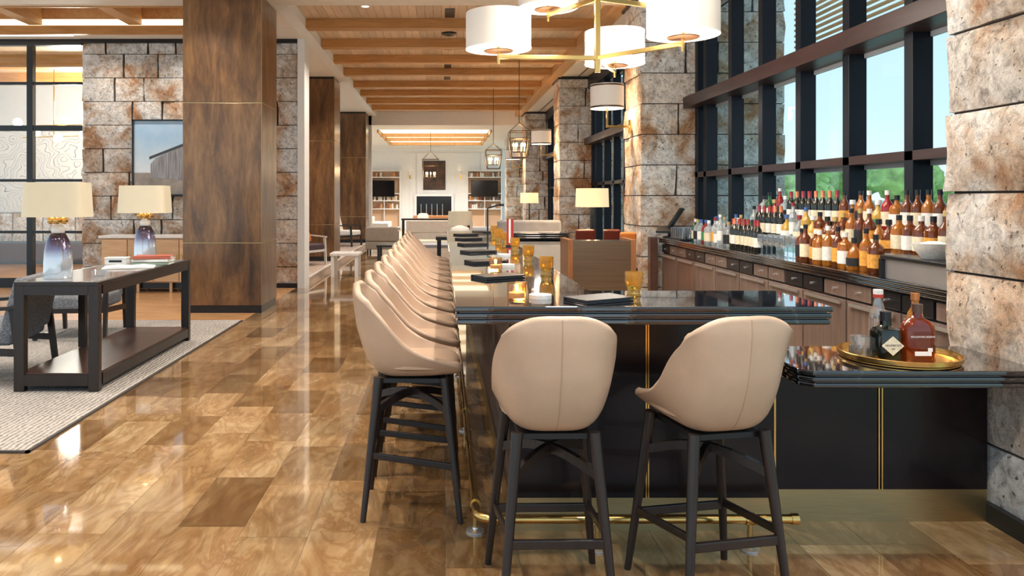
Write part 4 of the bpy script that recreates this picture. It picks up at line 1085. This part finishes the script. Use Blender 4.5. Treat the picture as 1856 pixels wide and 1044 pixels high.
ob('box_body', MB().box(-.10, .10, -.06, .06, .0005, .055), PAPER, bx); ob('lid_band', MB().box(-.06, .06, -.0615, .0615, .02, .04), BLACK, bx); ob('lid', MB().box(-.105, .105, -.065, .065, .055, .065), PAPER, bx)
ash = thing('glass_dish', 'small clear glass dish on the console beside the near lamp', 'dish', (-2.82, 6.25, TT))
ob('dish_wall', MB().lathe([(0, 0), (.05, 0), (.065, .05), (.06, .05), (.045, .01), (0, .008)], 16), CLEAR, ash); ob('dish_foot', MB().lathe([(0, .0005), (.04, .0005), (.04, .004), (0, .004)], 14), CLEAR, ash)

def lounge_chair(name, label, loc, rz, seat_m, frame_m, cushion=None, w=.70, d=.72, backh=.78, grp=None, back_m=None, arms=True):
    """timber-framed lounge chair; faces local -Y"""
    t = thing(name, label, 'armchair', loc, rz, grp)
    hw = w/2
    for sx in (-1, 1):
        ob('leg', MB().bar((sx*hw, -d/2, 0), (sx*hw, -d/2+.03, .56 if arms else .36), .035, .045, .04, .05), frame_m, t)
        ob('leg', MB().bar((sx*(hw-.02), d/2+.03, 0), (sx*(hw-.02), d/2-.04, .60), .035, .045, .04, .05), frame_m, t)
        if arms: ob('armrest', MB().bar((sx*hw, -d/2-.02, .57), (sx*hw, d/2, .61), .055, .03), frame_m, t, bevel=.005)
        ob('side_rail', MB().bar((sx*hw, -d/2+.02, .30), (sx*hw, d/2, .25), .03, .055), frame_m, t)
    ob('seat_rail', MB().bar((-hw, -d/2+.02, .30), (hw, -d/2+.02, .30), .03, .055), frame_m, t)
    ob('seat', MB().box(-hw+.03, hw-.03, -d/2, d/2-.05, .30, .45), seat_m, t, bevel=.04, seg=3)
    bm_ = MB()
    bm_.add([(-hw+.03, d/2-.16, .40), (hw-.03, d/2-.16, .40), (hw-.03, d/2-.02, .36), (-hw+.03, d/2-.02, .36), (-hw+.03, d/2-.04, backh), (hw-.03, d/2-.04, backh), (hw-.03, d/2+.08, backh), (-hw+.03, d/2+.08, backh)], [(0, 3, 2, 1), (4, 5, 6, 7), (0, 1, 5, 4), (1, 2, 6, 5), (2, 3, 7, 6), (3, 0, 4, 7)])
    ob('backrest', bm_, back_m or seat_m, t, bevel=.03, seg=3)
    if cushion:
        o = MB().lathe([(0, -.07), (.12, -.06), (.2, -.01), (.2, .01), (.12, .06), (0, .07)], 20, sq=4)
        c = tag(ob('throw_cushion', o, cushion), 'x', 'cushion')
        return t, c
    return t
lounge_chair('lounge_chair', 'grey tweed dark framed lounge chair at the left edge beside the console', (-3.80, 6.35, RGZ+.004), -PI*.5+.12, TWEED, ESPRESSO, None, .74, .78, .84)
lounge_chair('lounge_chair', 'grey tweed dark framed lounge chair seen through the console table legs', (-3.92, 8.3, RGZ+.004), 0.1, TWEED, ESPRESSO, None, .70, .72, .64)
c_ = tag(ob('throw_cushion', MB().lathe([(0, -.06), (.13, -.055), (.21, -.012), (.21, .012), (.13, .055), (0, .06)], 20, sq=4), YELLOWF, None, (-4.0, 8.14, .60)), 'ochre woven cushion on the tweed chair behind the console', 'cushion'); c_.rotation_euler = (.5, 0, .1); c_.scale = (.8, .62, .8)
cr_ = thing('credenza', 'pale oak credenza with white marble top against the stone wall', 'credenza', (-4.55, 12.22, 0))
ob('marble_top', MB().box(-.86, .86, -.26, .26, .86, .90), MARBLEW, cr_, bevel=.004); ob('cabinet_body', MB().box(-.82, .82, -.22, .24, .16, .86), CREDENZA, cr_)
for k in range(4):
    x0 = -.81+k*.4075
    d_ = ob('door', MB().box(x0, x0+.395, -.245, -.222, .18, .84), CREDENZA, cr_, bevel=.003); ob('handle', MB().bar((x0+(.36 if k % 2 == 0 else .035), -.255, .45), (x0+(.36 if k % 2 == 0 else .035), -.255, .6), .012, .012), BRASS, d_)
for x in (-.78, -.26, .26, .78): ob('leg', MB().cbox(x, -.18, .08, .04, .04, .158), CREDENZA, cr_); ob('leg', MB().cbox(x, .18, .08, .04, .04, .158), CREDENZA, cr_)
ob('black_underbox', MB().box(-.74, .74, -.12, .2, .06, .16), BLACK, cr_)  # plain black box under the cabinet body, between the legs
# framed photograph of a barn
fp = thing('framed_photograph', 'black framed photograph of a grey barn under a blue sky', 'picture', (-4.45, 12.60, 1.53))
PWd, PH = .68, 1.26
for x in (-PWd, PWd-.025): ob('frame_side', MB().box(x, x+.025, -.03, .02, 0, PH), BLACK, fp)
for z in (0, PH-.025): ob('frame_rail', MB().box(-PWd, PWd, -.03, .02, z, z+.025), BLACK, fp)
def m_photo():
    m, t, b = nodes_of('printed_sky'); tcn = t.nodes.new('ShaderNodeTexCoord'); sp_ = t.nodes.new('ShaderNodeSeparateXYZ'); t.links.new(tcn.outputs['Object'], sp_.inputs[0])
    n = tex(t, 'Noise', 3, tcn.outputs['Object'], 5)
    sky_ = ramp(t, sp_.outputs[2], [(.44, (.74, .80, .84)), (.8, (.42, .60, .76)), (1.25, (.30, .50, .72))])
    sky_ = mixc(t, .25, sky_, ramp(t, n.outputs['Fac'], [(.4, (.5, .66, .8)), (.65, (.9, .92, .94))]))
    gr = ramp(t, n.outputs['Fac'], [(.35, (.22, .17, .13)), (.65, (.42, .36, .30))])
    s = ramp(t, sp_.outputs[2], [(.37, 0.), (.39, 1.)])
    t.links.new(mixc(t, s, gr, sky_), b.inputs['Base Color']); b.inputs['Roughness'].default_value = .25
    return m
ob('print', MB().box(-PWd+.02, PWd-.02, -.005, .01, .02, PH-.02), m_photo(), fp)
barn = MB().add([(-.38, -.007, .30), (.64, -.007, .22), (.64, -.007, 1.02), (-.30, -.007, .62), (-.38, -.007, .52)], [(0, 1, 2, 3, 4)])
ob('printed_barn', barn, mat('printed_barn_boards', (.30, .29, .30), .4, vary=.5, vscale=6, stretch=(9, 1, .4)), fp)
ob('printed_roofline', MB().add([(-.40, -.008, .60), (.64, -.008, 1.0), (.64, -.008, 1.05), (-.40, -.008, .645)], [(0, 1, 2, 3)]), mat('printed_dark', (.06, .06, .065), .4), fp)

# ================================================================== PLATFORM AND FAR LOUNGE
PZ = .1155
t, c_ = lounge_chair('lounge_chair', 'dark leather pale framed lounge chair in front of the second bronze pillar', (-2.86, 15.6, PZ), PI*.5-.5, mat('aubergine_leather', (.05, .025, .03), .4), mat('pale_metal_frame', (.62, .58, .54), .35, .3), ORANGEL, .66, .66, .78)
c_['label'] = 'orange leather cushion on the dark lounge chair by the second pillar'; c_.location = (-2.86, 15.62, PZ+.645); c_.rotation_euler = (1.15, 0, PI*.5-.5)
lounge_chair('lounge_chair', 'cream upholstered armchair in front of the third bronze pillar', (-2.78, 21.8, PZ), PI*.5-.3, CREAMF, ESPRESSO, None, .68, .7, .9)
def sofa(label, loc, rz, w, m, legm, arm=True, backh=.78, name='sofa', d=.85):
    t = thing(name, label, 'sofa', loc, rz); hw = w/2
    ob('base', MB().box(-hw, hw, -d/2, d/2, .12, .32), m, t, bevel=.02); ob('backrest', MB().box(-hw, hw, d/2-.2, d/2, .32, backh), m, t, bevel=.04, seg=3)
    n = max(1, round(w/.75)); cw = (w-.3*arm)/n
    for k in range(n): ob('seat_cushion', MB().box(-hw+.15*arm+k*cw+.004, -hw+.15*arm+(k+1)*cw-.004, -d/2, d/2-.2, .32, .46), m, t, bevel=.03, seg=3)
    if arm:
        for s in (-1, 1): ob('armrest', MB().box(s*hw-.15*(s > 0), s*hw+.15*(s < 0), -d/2, d/2-.2, .32, .60), m, t, bevel=.03, seg=3)
    for sx in (-1, 1):
        for sy in (-1, 1): ob('leg', MB().cbox(sx*(hw-.06), sy*(d/2-.06), .06, .04, .04, .12), legm, t)
    return t
sofa('taupe low back armchair seen from behind in the far lounge, left side', (-1.62, 20.6, 0), PI, .85, TAUPEF, ESPRESSO, True, .72, 'armchair')
sofa('pale lilac sofa in front of the left far bookshelf', (-2.35, 28.0, 0), PI/2, 2.0, CREAMF, ESPRESSO)
sofa('grey sofa behind the cream table lamp at the bar end', (1.05, 13.2, 0), PI, 1.1, GREYF, BLACK, True, .98, 'sofa')
sofa('grey high back settee beyond the far bar return', (1.30, 11.6, 0), PI, .95, GREYF, BLACK, False, 1.16, 'settee', .5)
sofa('cream sofa facing the fireplace between the dark tables', (-.1, 25.6, 0), PI, 2.2, CREAMF, ESPRESSO, True, .74)
sofa('orange tan leather sofa in front of the fireplace', (.0, 29.5, 0), 0, 2.3, mat('cognac_leather', (.48, .22, .09), .4), ESPRESSO, True, .80)
for k, (x, m, lab) in enumerate(((-.75, CREAMF, 'pale cushion leaning at the left end of the cognac sofa'), (.62, REDL, 'dark red cushion at the right end of the cognac sofa'))):
    c_ = tag(ob('throw_cushion', MB().lathe([(0, -.06), (.13, -.055), (.22, -.012), (.22, .012), (.13, .055), (0, .06)], 18, sq=4), m, None, (x, 29.55, .68)), lab, 'cushion'); c_.rotation_euler = (1.25, 0, 0)
def table(label, loc, w, d, h, m, name='table'):
    t = thing(name, label, 'table', loc)
    ob('table_top', MB().box(-w/2, w/2, -d/2, d/2, h-.05, h), m, t, bevel=.004)
    for sx in (-1, 1):
        for sy in (-1, 1): ob('leg', MB().cbox(sx*(w/2-.05), sy*(d/2-.05), (h-.05)/2, .06, .06, h-.05), m, t)
table('dark sofa table behind the cream sofa in the far lounge', (-.2, 23.3, 0), 2.1, .45, .86, ESPRESSO, 'sofa_table')
table('low black coffee table left of the stools end', (-1.0, 17.6, 0), 1.0, .7, .42, BLACK, 'coffee_table')
table('pale low side table beside the taupe armchair', (-1.85, 14.6, 0), .55, .55, .45, MARBLEW, 'side_table')
table('grey dining table just beyond the end of the bar', (-.3, 12.6, 0), 1.0, .8, .74, GREYF, 'dining_table')
table('black service table holding the cream lamp beyond the bar', (.30, 11.4, 0), .8, .4, .92, BLACK, 'service_table')
def shade_lamp(name, label, loc, base, shade_z, r, h, shade_m, floor_=False):
    t = thing(name, label, 'lamp', loc)
    if floor_:
        ob('base', MB().lathe([(0, 0), (.15, 0), (.15, .02), (.02, .03)], 20), BLACK, t); ob('pole', MB().tube([(0, 0, .02), (0, 0, shade_z+.05)], .035 if base == 'thick' else .018, 10), BLACK, t)
    else:
        ob('base', MB().lathe([(0, 0), (.12, 0), (.17, .06), (.13, .13), (.04, .16), (.012, .18)], 22), MARBLEW, t); ob('stem', MB().tube([(0, 0, .17), (0, 0, shade_z+.05)], .01), BRASS, t)
    s = ob('lamp_shade', MB().lathe([(r-.004, shade_z), (r, shade_z), (r*.96, shade_z+h), (r*.96-.004, shade_z+h)], 32), shade_m, t)
    ob('diffuser', MB().lathe([(0, shade_z+.03), (r-.01, shade_z+.03), (r-.01, shade_z+.035), (0, shade_z+.035)], 24), DIFF, s)
    return t
shade_lamp('table_lamp', 'cream drum table lamp with white rounded base beyond the bar end', (.26, 11.35, .9205), '', .17, .18, .205, SHADEC)
shade_lamp('floor_lamp', 'floor lamp with lit parchment shade between red chairs by the window', (2.30, 11.7, 0), 'thick', 1.355, .255, .285, SHADEO, True)
shade_lamp('floor_lamp', 'smaller floor lamp with lit parchment shade in front of the fourth column', (2.03, 17.8, 0), '', 1.37, .215, .24, SHADEO, True)
lamp('POINT', (2.30, 11.7, 1.2), 14, WARM, .1); lamp('POINT', (2.03, 17.8, 1.2), 14, WARM, .1)
lounge_chair('dining_chair', 'oxblood leather chair left of the lit floor lamp', (2.02, 11.05, 0), PI, REDL, ESPRESSO, None, .34, .5, 1.05, None, None, False)
lounge_chair('dining_chair', 'oxblood leather chair right of the lit floor lamp', (2.40, 11.05, 0), PI, REDL, ESPRESSO, None, .30, .5, 1.05, None, None, False)
lounge_chair('dining_chair', 'bright orange leather chair beside the second stone column', (2.36, 9.95, 0), PI, ORANGEL, ESPRESSO, None, .26, .5, 1.06, None, None, False)

# fireplace wall
fpz = thing('fireplace', 'white surround fireplace with black firebox on the far wall', 'fireplace', (0, FY-.07, 0))
ob('firebox', MB().box(-1.22, .42, -.07, -.035, .35, 1.56), SCREEN, fpz)
for x in (-1.30, .42): ob('surround_side', MB().box(x, x+.09, -.10, -.03, .1, 1.64), WHITE, fpz)
ob('mantel', MB().box(-1.30, .51, -.12, -.03, 1.56, 1.66), WHITE, fpz); ob('hearth', MB().box(-1.4, .6, -.4, -.03, .1, .34), MARBLEW, fpz)
for k in range(5): ob('fire_tool', MB().tube([(-1.0+k*.25, -.09, .55), (-1.0+k*.25, -.09, 1.2)], .012, 6), STEEL, fpz)
pt = thing('wall_painting', 'dark framed painting above the far fireplace behind the lantern', 'picture', (-.38, FY, 1.86))
ob('frame', MB().box(-.52, .52, -.06, -.03, 0, 1.36), BLACK, pt); ob('canvas', MB().box(-.48, .48, -.066, -.058, .04, 1.32), mat('dark_canvas', (.07, .035, .025), .5, vary=.7, vscale=3), pt)
for x, side in ((-1.52, 'left'), (.83, 'right')):
    t = thing('wall_sconce', 'small glowing candle sconce on the far wall, %s of the painting' % side, 'sconce', (x, FY-.03, 2.55), 0, 'candle sconces by the far painting')
    ob('back_plate', MB().box(-.04, .04, -.02, 0, -.18, .05), BRASS, t); ob('glass_shade', MB().lathe([(.05, 0), (.07, .18), (.066, .18), (.046, 0)], 14, 0, -.09, 0), SHADE, t); ob('bulb', MB().lathe([(0, 0), (.03, .04), (.02, .1), (0, .12)], 10, 0, -.09, .02), BULB, t)
BC = [mat('shelf_book_%d' % k, c, .6) for k, c in enumerate(((.55, .25, .10), (.70, .62, .52), (.28, .10, .06), (.62, .42, .24), (.18, .16, .15), (.75, .70, .66)))]
for x0, x1, side in ((-3.45, -2.0, 'left'), (1.18, 2.72, 'right')):
    t = thing('bookcase', 'built-in white bookcase around the television, %s of the fireplace' % side, 'bookcase', (0, FY, 0))
    ob('back_board', MB().box(x0, x1, -.05, -.01, .1, 2.75), mat('warm_shelf_back', (.62, .40, .25), .6), t)
    for z in (.1, .95, 1.33, 1.66, 2.42, 2.72): ob('shelf', MB().box(x0, x1, -.34, -.05, z, z+.04), WHITE, t)
    for x in (x0-.03, x1): ob('upright', MB().box(x, x+.04, -.34, -.01, .1, 2.76), WHITE, t)
    for x in ((x0+x1)/2,): ob('divider', MB().box(x, x+.03, -.33, -.05, .14, 1.66), WHITE, t)
    tv = thing('television', 'flat black television in the bookcase, %s of the fireplace' % side, 'television', ((x0+x1)/2-.12*(side == 'left'), FY-.41, 1.55))
    ob('screen_panel', MB().box(-.61, .61, -.03, .02, 0, .73), SCREEN, tv, bevel=.006); ob('bezel', MB().box(-.625, .625, -.02, .03, -.015, .745), BLACK, tv)
    n = 0
    for z in (.99, 1.37, 2.46):
        x = x0+.06
        while x < x1-.15:
            wd = R.uniform(.05, .11); hh = R.uniform(.16, .24)
            if R.random() < .75 and not (abs(x-(x0+x1)/2) < .13):
                shl = {.99: 'lowest book shelf', 1.37: 'shelf just under the television', 2.46: 'top shelf'}[z]
                n += 1
                b_ = thing('book', '%s book, %s from the left in the %s bookcase' % (('thick', 'slim')[wd < .08], ORD[n-1], side) + ', ' + shl, 'book', (x+wd/2, FY-.2, z+.0405-.04+.0005+.04-.04), 0, 'books in the %s bookcase' % side)
                b_.location.z = z+.0005
                cm = R.choice(BC)
                ob('cover', MB().box(-wd/2, wd/2, -.08, .08, .0, hh), cm, b_)
                ob('page_edge', MB().box(-wd/2+.006, wd/2-.006, -.07, .075, hh, hh+.001), PAPER, b_)
            x += wd+.012
